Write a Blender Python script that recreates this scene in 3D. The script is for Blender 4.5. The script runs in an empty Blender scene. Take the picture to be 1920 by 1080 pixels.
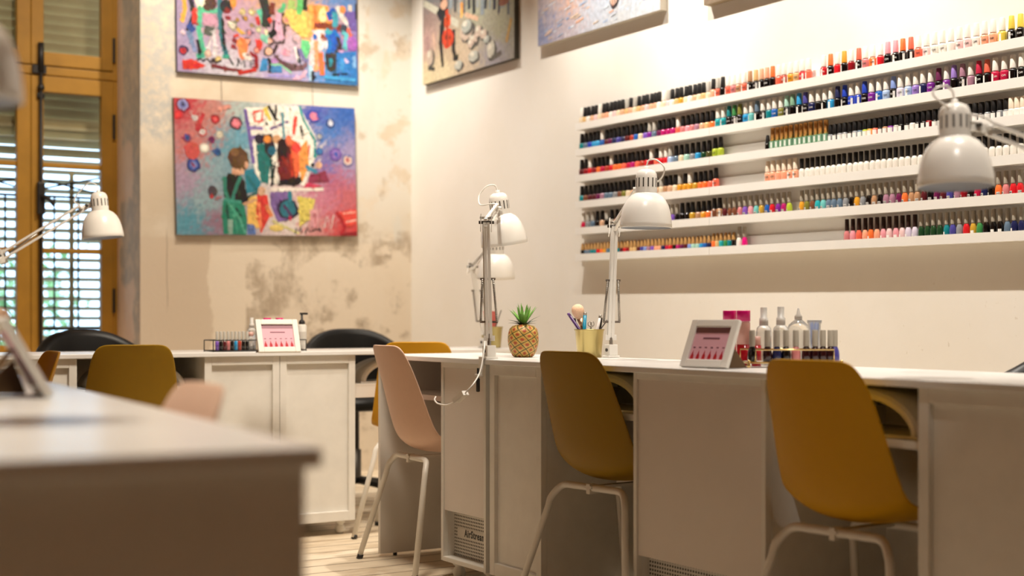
import bpy, bmesh, math, random
from mathutils import Vector, Matrix
random.seed(7)
SC = bpy.context.scene
COL = SC.collection
PI = math.pi
R = math.radians
# ---------------------------------------------------------------- camera numbers (room axes: +X to the polish wall, +Y to the window wall)
HC, F, CA, SA = 0.9155, 2666.67, 0.8508, 0.5255
HOR = 598.0

def at(px, py, depth):
    """room point seen at a photo pixel, at a given distance along the viewing axis"""
    t = (px - 960) / F
    return Vector(((CA * t + SA) * depth, (CA - SA * t) * depth, HC - (py - HOR) * depth / F))

def on_x(px, X):
    t = (px - 960) / F
    return X * (CA - SA * t) / (CA * t + SA)

# ---------------------------------------------------------------- materials
MATS = {}
def mat(name, col, rough=0.5, metal=0.0, noise=0.0, nscale=30.0, bump=0.0, trans=0.0, coat=0.0, spec=0.5):
    if name in MATS: return MATS[name]
    m = bpy.data.materials.new(name); m.use_nodes = True
    nt = m.node_tree; b = nt.nodes['Principled BSDF']
    b.inputs['Base Color'].default_value = (*col, 1)
    b.inputs['Roughness'].default_value = rough
    b.inputs['Metallic'].default_value = metal
    b.inputs['Transmission Weight'].default_value = trans
    b.inputs['Coat Weight'].default_value = coat
    b.inputs['Specular IOR Level'].default_value = spec
    if noise or bump:
        tc = nt.nodes.new('ShaderNodeTexCoord')
        n = nt.nodes.new('ShaderNodeTexNoise'); n.inputs['Scale'].default_value = nscale; n.inputs['Detail'].default_value = 4
        nt.links.new(tc.outputs['Object'], n.inputs['Vector'])
        if noise:
            r = nt.nodes.new('ShaderNodeValToRGB')
            r.color_ramp.elements[0].position = .3; r.color_ramp.elements[1].position = .7
            r.color_ramp.elements[0].color = (*[max(0, c * (1 - noise)) for c in col], 1)
            r.color_ramp.elements[1].color = (*[min(1, c * (1 + noise * .5)) for c in col], 1)
            nt.links.new(n.outputs['Fac'], r.inputs['Fac']); nt.links.new(r.outputs['Color'], b.inputs['Base Color'])
        if bump:
            bp = nt.nodes.new('ShaderNodeBump'); bp.inputs['Strength'].default_value = bump; bp.inputs['Distance'].default_value = .002
            nt.links.new(n.outputs['Fac'], bp.inputs['Height']); nt.links.new(bp.outputs['Normal'], b.inputs['Normal'])
    MATS[name] = m
    return m

def lin(h):
    h = h.lstrip('#')
    def f(c): return c / 12.92 if c <= .04045 else ((c + .055) / 1.055) ** 2.4
    return tuple(f(int(h[i:i + 2], 16) / 255) for i in (0, 2, 4))

WHITE = mat('white_laminate', (.75, .71, .65), .42, noise=.03, nscale=8)
WTOP = mat('white_worktop', (.80, .79, .77), .28, noise=.02, nscale=6)
WPAINT = mat('white_painted_wood', (.76, .73, .67), .5, noise=.05, nscale=14)
WSHELF = mat('white_ledge_paint', (.84, .82, .78), .45, noise=.02, nscale=9)
WLAMP = mat('white_lamp_enamel', (.85, .82, .76), .28, coat=.2)
WLAMPIN = mat('lamp_inner', (.62, .64, .68), .5)
WTUBE = mat('white_tube', (.74, .70, .63), .4)
GRILLEBLACK = mat('black_plastic', (.012, .011, .011), .45)
STEEL = mat('spring_steel', (.36, .33, .29), .35, metal=.9)
DARKSTEEL = mat('dark_steel', (.08, .07, .06), .45, metal=.6)
LEATHER = mat('black_leather', (.006, .006, .006), .42, noise=.2, nscale=60, bump=.15, spec=.3)
GOLD = mat('brass_gold', (.72, .52, .22), .22, metal=1)
PALEGOLD = mat('pale_gold_tin', (.48, .385, .155), .34, metal=.85)
PINK = mat('pink_plastic', lin('#e0bda6'), .5, noise=.02, nscale=40, spec=.25)
OLIVE = mat('olive_plastic', lin('#957318'), .52, noise=.02, nscale=40, spec=.2)
MUSTARD = mat('mustard_plastic', lin('#c6930c'), .5, noise=.02, nscale=40, spec=.2)
YELLOW = mat('yellow_plastic', lin('#c8921c'), .5, noise=.02, nscale=40, spec=.2)
OCHRE = mat('ochre_window_paint', lin('#ab7c22'), .5, noise=.12, nscale=9)
IRON = mat('black_iron', (.012, .009, .007), .5, noise=.2)
SLAT = mat('shutter_paint', (.50, .40, .23), .6, noise=.1, nscale=6)
CARDPINK = mat('pink_card', lin('#dca7b4'), .5)
CARDTOP = mat('card_band', lin('#9d7480'), .5)
CARDRED = mat('card_red', lin('#b51f2a'), .5)
CARDTXT = mat('card_text', lin('#7d4d5c'), .5)
KRAFT = mat('brown_easel_board', lin('#5a3f1c'), .6, noise=.1)
CLEARP = mat('clear_plastic', (.86, .85, .82), .12, trans=.75)
FROST = mat('frosted_plastic', (.78, .75, .70), .35, trans=.35)

def glass_pane():
    m = bpy.data.materials.new('window_glass'); m.use_nodes = True
    nt = m.node_tree; nt.nodes.clear()
    o = nt.nodes.new('ShaderNodeOutputMaterial'); mx = nt.nodes.new('ShaderNodeMixShader')
    t = nt.nodes.new('ShaderNodeBsdfTransparent'); t.inputs[0].default_value = (.93, .95, .95, 1)
    g = nt.nodes.new('ShaderNodeBsdfGlossy'); g.inputs['Roughness'].default_value = .02
    fr = nt.nodes.new('ShaderNodeFresnel'); fr.inputs['IOR'].default_value = 1.3
    nt.links.new(fr.outputs[0], mx.inputs[0]); nt.links.new(t.outputs[0], mx.inputs[1]); nt.links.new(g.outputs[0], mx.inputs[2])
    nt.links.new(mx.outputs[0], o.inputs[0])
    return m
GLASS = glass_pane()

# ---------------------------------------------------------------- mesh builder
class MB:
    def __init__(s): s.v = []; s.f = []; s.m = []; s.c = []; s.mats = []; s.smooth = []
    def slot(s, m):
        if m not in s.mats: s.mats.append(m)
        return s.mats.index(m)
    def add(s, vs, fs, m=None, smooth=False, M=None):
        b = len(s.v); i = s.slot(m) if m else 0
        s.v += [tuple(M @ Vector(p)) if M else tuple(p) for p in vs]
        for f in fs: s.f.append([b + k for k in f]); s.m.append(i); s.smooth.append(smooth)
        return s
    def box(s, a, b, m=None, M=None, bev=0):
        x0, y0, z0 = a; x1, y1, z1 = b
        if bev:
            bm = bmesh.new()
            bmesh.ops.create_cube(bm, size=1)
            for v in bm.verts: v.co = Vector(((x0 + x1) / 2 + v.co.x * (x1 - x0), (y0 + y1) / 2 + v.co.y * (y1 - y0), (z0 + z1) / 2 + v.co.z * (z1 - z0)))
            bmesh.ops.bevel(bm, geom=list(bm.edges), offset=bev, segments=2, affect='EDGES', profile=.5)
            bm.verts.index_update()
            s.add([v.co[:] for v in bm.verts], [[v.index for v in f.verts] for f in bm.faces], m, False, M); bm.free()
            return s
        vs = [(x0, y0, z0), (x1, y0, z0), (x1, y1, z0), (x0, y1, z0), (x0, y0, z1), (x1, y0, z1), (x1, y1, z1), (x0, y1, z1)]
        return s.add(vs, [(0, 3, 2, 1), (4, 5, 6, 7), (0, 1, 5, 4), (1, 2, 6, 5), (2, 3, 7, 6), (3, 0, 4, 7)], m, False, M)
    def lathe(s, prof, m=None, seg=20, M=None, cap=True, smooth=True):
        vs = []; fs = []; n = len(prof)
        for k in range(seg):
            a = 2 * PI * k / seg; c, d = math.cos(a), math.sin(a)
            for r, z in prof: vs.append((r * c, r * d, z))
        for k in range(seg):
            k2 = (k + 1) % seg
            for j in range(n - 1): fs.append((k * n + j, k2 * n + j, k2 * n + j + 1, k * n + j + 1))
        s.add(vs, fs, m, smooth, M)
        if cap:
            if prof[0][0] > 1e-6: s.add([vs[k * n] for k in range(seg)], [list(range(seg))[::-1]], m, False, M)
            if prof[-1][0] > 1e-6: s.add([vs[k * n + n - 1] for k in range(seg)], [list(range(seg))], m, False, M)
        return s
    def tube(s, pts, r, m=None, seg=10, closed=False, cap=True, M=None):
        P = [Vector(p) for p in pts]; n = len(P)
        rr = r if isinstance(r, (list, tuple)) else [r] * n
        vs = []; fs = []; up = None
        for i in range(n):
            if closed: d = P[(i + 1) % n] - P[i - 1]
            else: d = P[min(i + 1, n - 1)] - P[max(i - 1, 0)]
            if d.length < 1e-9: d = Vector((0, 0, 1))
            d.normalize()
            if up is None:
                up = Vector((0, 0, 1)) if abs(d.z) < .9 else Vector((1, 0, 0))
            u = up - d * up.dot(d)
            if u.length < 1e-6: u = d.orthogonal()
            u.normalize(); w = d.cross(u); up = u
            for k in range(seg):
                a = 2 * PI * k / seg
                vs.append(P[i] + (u * math.cos(a) + w * math.sin(a)) * rr[i])
        for i in range(n if closed else n - 1):
            j = (i + 1) % n
            for k in range(seg):
                k2 = (k + 1) % seg
                fs.append((i * seg + k, i * seg + k2, j * seg + k2, j * seg + k))
        if cap and not closed:
            fs.append(list(range(seg))[::-1]); fs.append([(n - 1) * seg + k for k in range(seg)])
        return s.add(vs, fs, m, True, M)
    def bar(s, a, b, w, t, m=None, side=None):
        """flat bar from a to b, w wide, t thick"""
        a, b = Vector(a), Vector(b); d = (b - a)
        L = d.length; d.normalize()
        sd = Vector(side) if side else (Vector((0, 0, 1)).cross(d) if abs(d.z) < .95 else Vector((1, 0, 0)))
        sd = sd - d * sd.dot(d); sd.normalize(); n = d.cross(sd)
        vs = []
        for p in (a, b):
            for i, j in ((-1, -1), (1, -1), (1, 1), (-1, 1)): vs.append(p + sd * (i * w / 2) + n * (j * t / 2))
        return s.add(vs, [(0, 1, 2, 3), (7, 6, 5, 4), (0, 4, 5, 1), (1, 5, 6, 2), (2, 6, 7, 3), (3, 7, 4, 0)], m)
    def build(s, name, m=None, parent=None, loc=None, rot=None):
        me = bpy.data.meshes.new(name); me.from_pydata(s.v, [], s.f)
        for q in (s.mats or ([m] if m else [])): me.materials.append(q)
        for p, i, sm in zip(me.polygons, s.m, s.smooth): p.material_index = i; p.use_smooth = sm
        me.update()
        o = bpy.data.objects.new(name, me); COL.objects.link(o)
        if parent: o.parent = parent
        if loc is not None: o.location = loc
        if rot is not None: o.rotation_euler = rot
        return o

def tag(o, label, cat, group=None, kind=None):
    o['label'] = label; o['category'] = cat
    if group: o['group'] = group
    if kind: o['kind'] = kind
    return o
def thing(name, label, cat, loc=(0, 0, 0), rotz=0, group=None):
    o = bpy.data.objects.new(name, None); COL.objects.link(o); o.empty_display_size = .05
    o.location = loc; o.rotation_euler = (0, 0, rotz)
    return tag(o, label, cat, group)
def struct(name, mb, m=None):
    o = mb.build(name, m); o['kind'] = 'structure'; return o
def copy_obj(o, parent=None):
    c = o.copy(); COL.objects.link(c)
    if parent: c.parent = parent
    return c
def copy_thing(root, loc, rotz, label, group=None):
    r = copy_obj(root); r.location = loc; r.rotation_euler = (0, 0, rotz); r['label'] = label
    if group: r['group'] = group
    for ch in list(root.children):
        c = copy_obj(ch, r)
        for g in ch.children: copy_obj(g, c)
    return r
def crv(pts, n=6):
    P = [Vector(p) for p in pts]; out = []
    for i in range(len(P) - 1):
        p0, p1, p2, p3 = P[max(i - 1, 0)], P[i], P[i + 1], P[min(i + 2, len(P) - 1)]
        for k in range(n):
            t = k / n
            out.append(.5 * ((2 * p1) + (p2 - p0) * t + (2 * p0 - 5 * p1 + 4 * p2 - p3) * t * t + (3 * p1 - p0 - 3 * p2 + p3) * t ** 3))
    out.append(P[-1]); return out
TXT = {}
def text_mesh(string, size, extrude=.0004):
    k = (string, size)
    if k in TXT: return TXT[k]
    cu = bpy.data.curves.new('lettering', 'FONT'); cu.body = string; cu.size = size; cu.extrude = extrude
    cu.align_x = 'CENTER'; cu.align_y = 'CENTER'; cu.resolution_u = 3
    if string == 'AirStream': cu.space_character = 1.22; cu.offset = .0009
    ob = bpy.data.objects.new('lettering_source', cu); COL.objects.link(ob)
    dg = bpy.context.evaluated_depsgraph_get()
    me = bpy.data.meshes.new_from_object(ob.evaluated_get(dg))
    bpy.data.objects.remove(ob); TXT[k] = me
    return me
def lettering(string, size, m, parent, loc, rot=(PI / 2, 0, 0), name='lettering'):
    me = text_mesh(string, size)
    if not me.materials: me.materials.append(m)
    o = bpy.data.objects.new(name, me); COL.objects.link(o); o.parent = parent; o.location = loc; o.rotation_euler = rot
    return o

# ---------------------------------------------------------------- node helpers for the wall materials
class NT:
    def __init__(s, name):
        s.m = bpy.data.materials.new(name); s.m.use_nodes = True; s.t = s.m.node_tree
        s.b = s.t.nodes['Principled BSDF']
        g = s.t.nodes.new('ShaderNodeTexCoord'); s.pos = g.outputs['Object']
        x = s.t.nodes.new('ShaderNodeSeparateXYZ'); s.t.links.new(s.pos, x.inputs[0])
        s.x, s.y, s.z = x.outputs
    def link(s, a, inp):
        if isinstance(a, (int, float)): inp.default_value = a
        elif isinstance(a, tuple): inp.default_value = (*a, 1) if len(a) == 3 else a
        else: s.t.links.new(a, inp)
    def math(s, op, a, b=0.0, clamp=False):
        n = s.t.nodes.new('ShaderNodeMath'); n.operation = op; n.use_clamp = clamp
        s.link(a, n.inputs[0]); s.link(b, n.inputs[1]); return n.outputs[0]
    def noise(s, scale, detail=5, rough=.55, stretch=None, dist=0.0):
        v = s.pos
        if stretch:
            mp = s.t.nodes.new('ShaderNodeMapping'); mp.inputs['Scale'].default_value = stretch
            s.t.links.new(s.pos, mp.inputs[0]); v = mp.outputs[0]
        n = s.t.nodes.new('ShaderNodeTexNoise'); n.inputs['Scale'].default_value = scale; n.inputs['Detail'].default_value = detail
        n.inputs['Roughness'].default_value = rough; n.inputs['Distortion'].default_value = dist
        s.t.links.new(v, n.inputs['Vector']); return n.outputs['Fac']
    def step(s, v, a, b, smooth=True):
        n = s.t.nodes.new('ShaderNodeMapRange'); n.interpolation_type = 'SMOOTHSTEP' if smooth else 'LINEAR'
        s.link(v, n.inputs[0]); n.inputs[1].default_value = a; n.inputs[2].default_value = b
        n.inputs[3].default_value = 0; n.inputs[4].default_value = 1; return n.outputs[0]
    def band(s, v, a, b, e): return s.math('MULTIPLY', s.step(v, a - e, a + e), s.math('SUBTRACT', 1.0, s.step(v, b - e, b + e)))
    def mix(s, f, a, b):
        n = s.t.nodes.new('ShaderNodeMix'); n.data_type = 'RGBA'
        s.link(f, n.inputs[0]); s.link(a, n.inputs[6]); s.link(b, n.inputs[7]); return n.outputs[2]
    def finish(s, col, rough=.8, height=None, strength=.3, dist=.004):
        s.link(col, s.b.inputs['Base Color']); s.link(rough, s.b.inputs['Roughness'])
        if height is not None:
            bp = s.t.nodes.new('ShaderNodeBump'); bp.inputs['Strength'].default_value = strength; bp.inputs['Distance'].default_value = dist
            s.link(height, bp.inputs['Height']); s.t.links.new(bp.outputs[0], s.b.inputs['Normal'])
        return s.m

# ---------------------------------------------------------------- room shell
WX, WY = 4.06, 7.75           # polish wall, window wall
WIN_L, WIN_R = 1.41, 2.377    # window opening
WIN_B, WIN_T = 0.62, 3.25
CEIL = 4.0

def plaster():
    n = NT('worn_plaster')
    big = n.noise(2.2, 6, .6); mid = n.noise(7, 6, .6); fine = n.noise(38, 6, .7)
    col = n.mix(n.step(big, .35, .65), (.60, .50, .375), (.71, .62, .50))
    # paler flaked coat, upper part and towards the corner
    up = n.math('MULTIPLY', n.step(n.x, 2.9, 3.9), n.step(n.z, 1.2, 1.9))
    col = n.mix(n.math('MULTIPLY', up, n.step(mid, .38, .52)), col, (.70, .67, .60))
    strips = n.noise(3.0, 4, .5, stretch=(2.2, 1, .35))
    col = n.mix(n.math('MULTIPLY', n.step(strips, .52, .58), n.math('MULTIPLY', n.step(n.x, 3.0, 3.5), .8)), col, (.66, .63, .56))
    # grey-blue old paint beside the window
    edge = n.math('ADD', n.x, n.math('MULTIPLY', n.math('SUBTRACT', n.noise(5, 5, .6), .5), .30))
    gb = n.math('MULTIPLY', n.math('SUBTRACT', 1.0, n.step(edge, 2.55, 2.60)), n.step(n.math('ADD', n.z, n.math('MULTIPLY', mid, .2)), 1.98, 2.06))
    col = n.mix(n.math('MULTIPLY', gb, n.step(n.noise(16, 6, .7), .36, .6)), col, (.47, .46, .43))
    # brown stains by the corner
    br = n.math('MULTIPLY', n.step(n.x, 3.3, 3.7), n.step(n.noise(4.3, 6, .65), .56, .66))
    col = n.mix(n.math('MULTIPLY', br, .75), col, (.47, .37, .26))
    # smooth pale repair with a ragged left edge, low on the wall
    low = n.math('SUBTRACT', 1.0, n.step(n.math('ADD', n.z, n.math('MULTIPLY', mid, .06)), 1.385, 1.41))
    xe = n.math('ADD', n.x, n.math('MULTIPLY', n.math('SUBTRACT', n.noise(7, 7, .7, stretch=(1, 1, .6)), .5), .16))
    col = n.mix(n.math('MULTIPLY', low, n.math('SUBTRACT', 1.0, n.step(xe, 2.775, 2.79))), col, (.61, .50, .38))
    col = n.mix(n.math('MULTIPLY', low, n.math('MULTIPLY', n.step(xe, 2.775, 2.79), .9)), col, (.74, .64, .51))
    # brown smeared stains right of it
    xs = n.math('ADD', n.x, n.math('MULTIPLY', n.math('SUBTRACT', mid, .5), .03))
    reg = n.math('MULTIPLY', n.step(xs, 2.985, 2.995), n.math('SUBTRACT', 1.0, n.step(n.math('ADD', n.z, n.math('MULTIPLY', big, .4)), 1.60, 1.78)))
    isl = n.step(n.noise(2.6, 5, .6, stretch=(1, 1, 1.5)), .47, .53)
    m1 = n.math('MULTIPLY', n.math('MULTIPLY', reg, isl), n.step(n.noise(7, 8, .72, stretch=(1, 1, .5)), .40, .62))
    col = n.mix(n.math('MULTIPLY', m1, .9), col, (.40, .315, .225))
    m2 = n.math('MULTIPLY', n.math('MULTIPLY', reg, isl), n.math('MULTIPLY', n.step(n.noise(17, 9, .78, stretch=(1, 1, .45)), .52, .70), n.step(n.noise(4.0, 4, .6), .42, .6)))
    col = n.mix(n.math('MULTIPLY', m2, .9), col, (.19, .15, .11))
    ck = n.math('ABSOLUTE', n.math('SUBTRACT', n.x, n.math('ADD', 2.513, n.math('MULTIPLY', n.noise(6, 3, .6), .03))))
    crack = n.math('MULTIPLY', n.math('SUBTRACT', 1.0, n.step(ck, .0012, .004)), n.band(n.z, .98, 1.40, .05))
    col = n.mix(n.math('MULTIPLY', crack, .6), col, (.25, .19, .13))
    col = n.mix(n.math('MULTIPLY', n.step(fine, .6, .75), .18), col, (.42, .35, .27))
    # the splayed side of the window opening: pinker plaster with a grey worn strip
    rv = n.step(n.y, WY + .012, WY + .02)
    ye = n.math('ADD', n.y, n.math('MULTIPLY', n.math('SUBTRACT', n.noise(4.5, 6, .65), .5), .22))
    zz = n.math('ADD', n.z, n.math('MULTIPLY', n.noise(6, 4, .6), .25))
    strip = n.math('MULTIPLY', n.band(ye, WY + .03, WY + .34, .012), n.step(zz, 2.0, 2.06))
    strip2 = n.math('MULTIPLY', n.math('SUBTRACT', 1.0, n.step(ye, WY + .10, WY + .13)), n.step(n.z, .6, .62))
    strip3 = n.math('MULTIPLY', n.band(ye, WY - .2, WY + .36, .02), n.band(zz, 1.25, 1.72, .03))
    st = n.math('MAXIMUM', n.math('MAXIMUM', strip, strip2), strip3)
    rc = n.mix(n.step(mid, .35, .65), (.78, .61, .47), (.82, .67, .53))
    rc = n.mix(st, rc, n.mix(n.step(n.noise(9, 6, .7), .4, .62), (.50, .47, .41), (.68, .59, .47)))
    col = n.mix(rv, col, rc)
    h = n.math('ADD', n.math('MULTIPLY', mid, .6), n.math('MULTIPLY', fine, .5))
    return n.finish(col, .85, h, .45, .006)

def white_wall():
    n = NT('white_wall_paint')
    c = n.mix(n.step(n.noise(2.4, 5, .6), .35, .65), (.80, .76, .69), (.82, .785, .725))
    c = n.mix(n.math('MULTIPLY', n.step(n.noise(55, 3, .5), .70, .76), n.math('MULTIPLY', n.math('SUBTRACT', 1.0, n.step(n.z, .8, 1.2)), .5)), c, (.55, .48, .38))
    return n.finish(c, .75, n.noise(40, 5, .6), .12, .003)

def plank_floor():
    n = NT('whitewashed_planks')
    pw = .135
    row = n.math('FLOOR', n.math('DIVIDE', n.y, pw))
    fr = n.math('FRACT', n.math('DIVIDE', n.y, pw))
    wn = n.t.nodes.new('ShaderNodeTexWhiteNoise'); wn.noise_dimensions = '1D'; n.t.links.new(row, wn.inputs['W'])
    grain = n.noise(9, 8, .7, stretch=(.35, 5, 1)); patch = n.noise(3.2, 6, .65, stretch=(.6, 2, 1))
    base = n.mix(wn.outputs['Value'], (.66, .55, .40), (.79, .69, .54))
    base = n.mix(n.math('MULTIPLY', n.step(patch, .50, .66), .7), base, (.46, .34, .21))
    base = n.mix(n.math('MULTIPLY', n.step(grain, .54, .70), .6), base, (.36, .26, .16))
    e = n.math('ADD', n.math('ABSOLUTE', n.math('SUBTRACT', fr, .5)), n.math('MULTIPLY', n.math('SUBTRACT', n.noise(14, 5, .7, stretch=(.5, 1, 1)), .5), .09))
    gap = n.step(e, .445, .48)
    base = n.mix(n.math('MULTIPLY', gap, .85), base, (.15, .09, .05))
    return n.finish(base, .55, n.math('SUBTRACT', grain, n.math('MULTIPLY', gap, 2.0)), .35, .004)

PLASTER = plaster()
b = MB()
for a, c in (((-2.5, WY, 0), (WIN_L, WY + .5, CEIL)), ((WIN_R, WY, 0), (WX + .15, WY + .5, CEIL)),
             ((WIN_L, WY, 0), (WIN_R, WY + .5, WIN_B)), ((WIN_L, WY, WIN_T), (WIN_R, WY + .5, CEIL))): b.box(a, c, PLASTER)
struct('wall_back', b)
WW = white_wall()
struct('wall_right', MB().box((WX, -2.6, 0), (WX + .15, WY, CEIL), WW))
TINTED_PLASTER = mat('bounce_tint_plaster', (.55, .27, .085), .85, noise=.12, nscale=2.5)  # orange tint of the unseen walls, set to warm the bounced light
struct('wall_left', MB().box((-2.6, -2.6, 0), (-2.5, WY + .5, CEIL), TINTED_PLASTER))
struct('wall_front', MB().box((-2.5, -2.7, 0), (WX + .15, -2.6, CEIL), TINTED_PLASTER))
struct('ceiling', MB().box((-2.6, -2.7, CEIL), (WX + .15, WY + .5, CEIL + .1), mat('bounce_tint_boards', (.54, .29, .10), .7, noise=.12, nscale=3)))  # out-of-view ceiling, coloured orange so its bounce is warmer
struct('floor', MB().box((-2.6, -2.7, -.08), (WX + .15, WY + .5, 0), plank_floor()))

# ---------------------------------------------------------------- window, shutters, grille, garden
FY = WY + .43      # inner face of the window frame
win = bpy.data.objects.new('window_1', None); COL.objects.link(win); win['kind'] = 'structure'
win['label'] = 'tall ochre painted double window with black rod, left of the plaster wall'
fr = MB()
fr.box((WIN_L, FY, WIN_B), (WIN_L + .03, FY + .07, WIN_T), OCHRE); fr.box((WIN_R - .03, FY, WIN_B), (WIN_R, FY + .07, WIN_T), OCHRE)
fr.box((WIN_L, FY, WIN_B), (WIN_R, FY + .07, WIN_B + .05), OCHRE); fr.box((WIN_L, FY, WIN_T - .05), (WIN_R, FY + .07, WIN_T), OCHRE)
fr.box((WIN_L, FY - .008, 2.285), (WIN_R, FY + .07, 2.335), OCHRE, bev=.006)
fr.build('frame', None, win)
MIDX = 1.887
def sash(x0, x1, z0, z1, st, muntins):
    s = MB(); y0, y1 = FY - .014, FY + .04
    s.box((x0, y0, z0), (x0 + st[0], y1, z1), OCHRE, bev=.004); s.box((x1 - st[1], y0, z0), (x1, y1, z1), OCHRE, bev=.004)
    s.box((x0 + st[0], y0, z0), (x1 - st[1], y1, z0 + st[2]), OCHRE, bev=.004); s.box((x0 + st[0], y0, z1 - st[3]), (x1 - st[1], y1, z1), OCHRE, bev=.004)
    for z in muntins: s.box((x0 + st[0], y0 + .008, z - .014), (x1 - st[1], y1, z + .014), OCHRE, bev=.004)
    o = s.build('sash', None, win)
    g = MB().box((x0 + st[0], FY + .018, z0 + st[2]), (x1 - st[1], FY + .022, z1 - st[3]), GLASS)
    g.build('glass_pane', None, o)
    for z in ((z0 + .12, z0 + .62) if z0 > 2 else (z0 + .35, z0 + 1.35)):
        MB().box((x1 - .004 if x1 > MIDX + .1 else x0 - .012, FY - .02, z - .07), (x1 + .012 if x1 > MIDX + .1 else x0 + .004, FY - .004, z + .07), IRON).build('hinge', None, o)
for x0, x1, st in ((WIN_L + .03, MIDX, (.07, .075, .085, .08)), (MIDX + .002, WIN_R - .03, (.068, .066, .085, .08))):
    sash(x0, x1, 2.34, WIN_T - .05, (st[0], st[1], .075, .07), ())
    sash(x0, x1, WIN_B + .05, 2.28, (st[0], st[1], .10, .09), (1.782, 1.300))
rod = MB()
RX = 1.938
rod.tube([(RX, FY - .03, .70), (RX, FY - .03, 2.44)], .010, IRON, 8)
rod.tube([(RX, FY - .03, 2.30), (RX, FY - .03, 2.46)], .017, IRON, 8)
rod.box((RX - .045, FY - .032, 2.29), (RX + .03, FY - .012, 2.335), IRON); rod.box((RX - .02, FY - .034, 2.15), (RX + .02, FY - .012, 2.18), IRON, bev=.006)
rod.lathe([(0, -.02), (.018, -.012), (.02, 0), (.014, .018), (0, .022)], IRON, 10, Matrix.Translation((RX, FY - .032, 2.21)))
rod.build('espagnolette_rod', None, win)
h = MB(); h.box((RX - .022, FY - .045, 1.50), (RX + .022, FY - .015, 1.68), IRON, bev=.006)
h.tube(crv([(RX, FY - .045, 1.60), (RX + .03, FY - .075, 1.585), (RX + .06, FY - .08, 1.55)]), .012, IRON, 8)
h.build('window_handle', None, win)

def shutter(x0, x1, label):
    t = thing('louvred_shutter', label, 'shutter', (x0, WY + .56, WIN_B), 0, 'shutters outside the window')
    w = x1 - x0; H = WIN_T - WIN_B
    f = MB()
    for a, c in (((0, 0, 0), (.045, .04, H)), ((w - .045, 0, 0), (w, .04, H)), ((0, 0, 0), (w, .04, .05)), ((0, 0, H - .06), (w, .04, H)), ((0, 0, 1.38), (w, .04, 1.40))): f.box(a, c, SLAT)
    f.box((w / 2 - .012, -.012, .05), (w / 2 + .012, 0, 1.15), SLAT)
    f.build('shutter_frame', None, t)
    s = MB(); z = .075
    while z < H - .07:
        zz = z + WIN_B
        ang = R(14) if zz < 1.82 else (R(40) if zz < 1.93 else R(63))
        p = .056 if zz < 1.95 else .054
        M = Matrix.Translation((w / 2, .02, z)) @ Matrix.Rotation(-ang, 4, 'X')
        s.box((-w / 2 + .04, -.031, -.0035), (w / 2 - .04, .031, .0035), SLAT, M)
        z += p
    s.build('slats', None, t)
shutter(WIN_L - .02, 1.892, 'left louvred shutter, seen through the left window leaf')
shutter(1.896, WIN_R + .02, 'right louvred shutter behind the window leaf next to the plaster wall')
g = thing('window_grille', 'black iron security bars outside the lower window panes', 'grille', (WIN_L, WY + .515, WIN_B + .02))
gb = MB()
for i in range(7): gb.tube([(.09 + i * .135, 0, .22), (.09 + i * .135, 0, .97)], .006, IRON, 6)
gb.build('bars', None, g)
gr = MB()
gr.box((0, -.005, .21), (.967, .005, .225), IRON); gr.box((0, -.005, .965), (.967, .005, .98), IRON)
gr.tube([(0, 0, 1.12), (.5, 0, 1.00), (.967, 0, 1.11)], .006, IRON, 6); gr.tube([(0, 0, .98), (.5, 0, 1.08), (.967, 0, .98)], .006, IRON, 6)
gr.build('rails', None, g)
struct('garden_ground', MB().box((-6, WY + .5, -.3), (10, WY + 12, -.1), mat('garden_gravel', (.50, .49, .44), .9, noise=.2, nscale=2)))
LEAF = mat('leaf_green', (.34, .54, .22), .5, noise=.5, nscale=5)
lf = MB()
for i in range(4200):
    p = Vector((random.uniform(-.6, 3.4), WY + 5.5 + random.gauss(0, .4), random.uniform(-.1, 1.35 + .25 * math.sin(i * .7))))
    M = Matrix.Translation(p) @ Matrix.Rotation(random.uniform(0, 6.3), 4, 'Z') @ Matrix.Rotation(random.uniform(-1.2, 1.2), 4, 'X')
    L = random.uniform(.05, .10)
    lf.add([(0, -L, 0), (L * .4, 0, .01), (0, L, 0), (-L * .4, 0, .01)], [(0, 1, 2, 3)], LEAF, False, M)
tag(lf.build('hedge'), 'green garden hedge glimpsed between the shutter slats', 'hedge', None, 'stuff')

# ---------------------------------------------------------------- desks
DT, TH = .78, .018
KZ = .637
def turned_foot():
    return MB().lathe([(0, 0), (.013, 0), (.020, .006), (.0235, .018), (.021, .030), (.015, .037), (.014, .041), (.021, .046), (.023, .058), (.0, .058)], WPAINT, 18)
FOOT = turned_foot().build('foot'); FOOT_ME = FOOT.data; bpy.data.objects.remove(FOOT)
def foot(parent, x, y):
    o = bpy.data.objects.new('foot', FOOT_ME); COL.objects.link(o); o.parent = parent; o.location = (x, y, 0)

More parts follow.
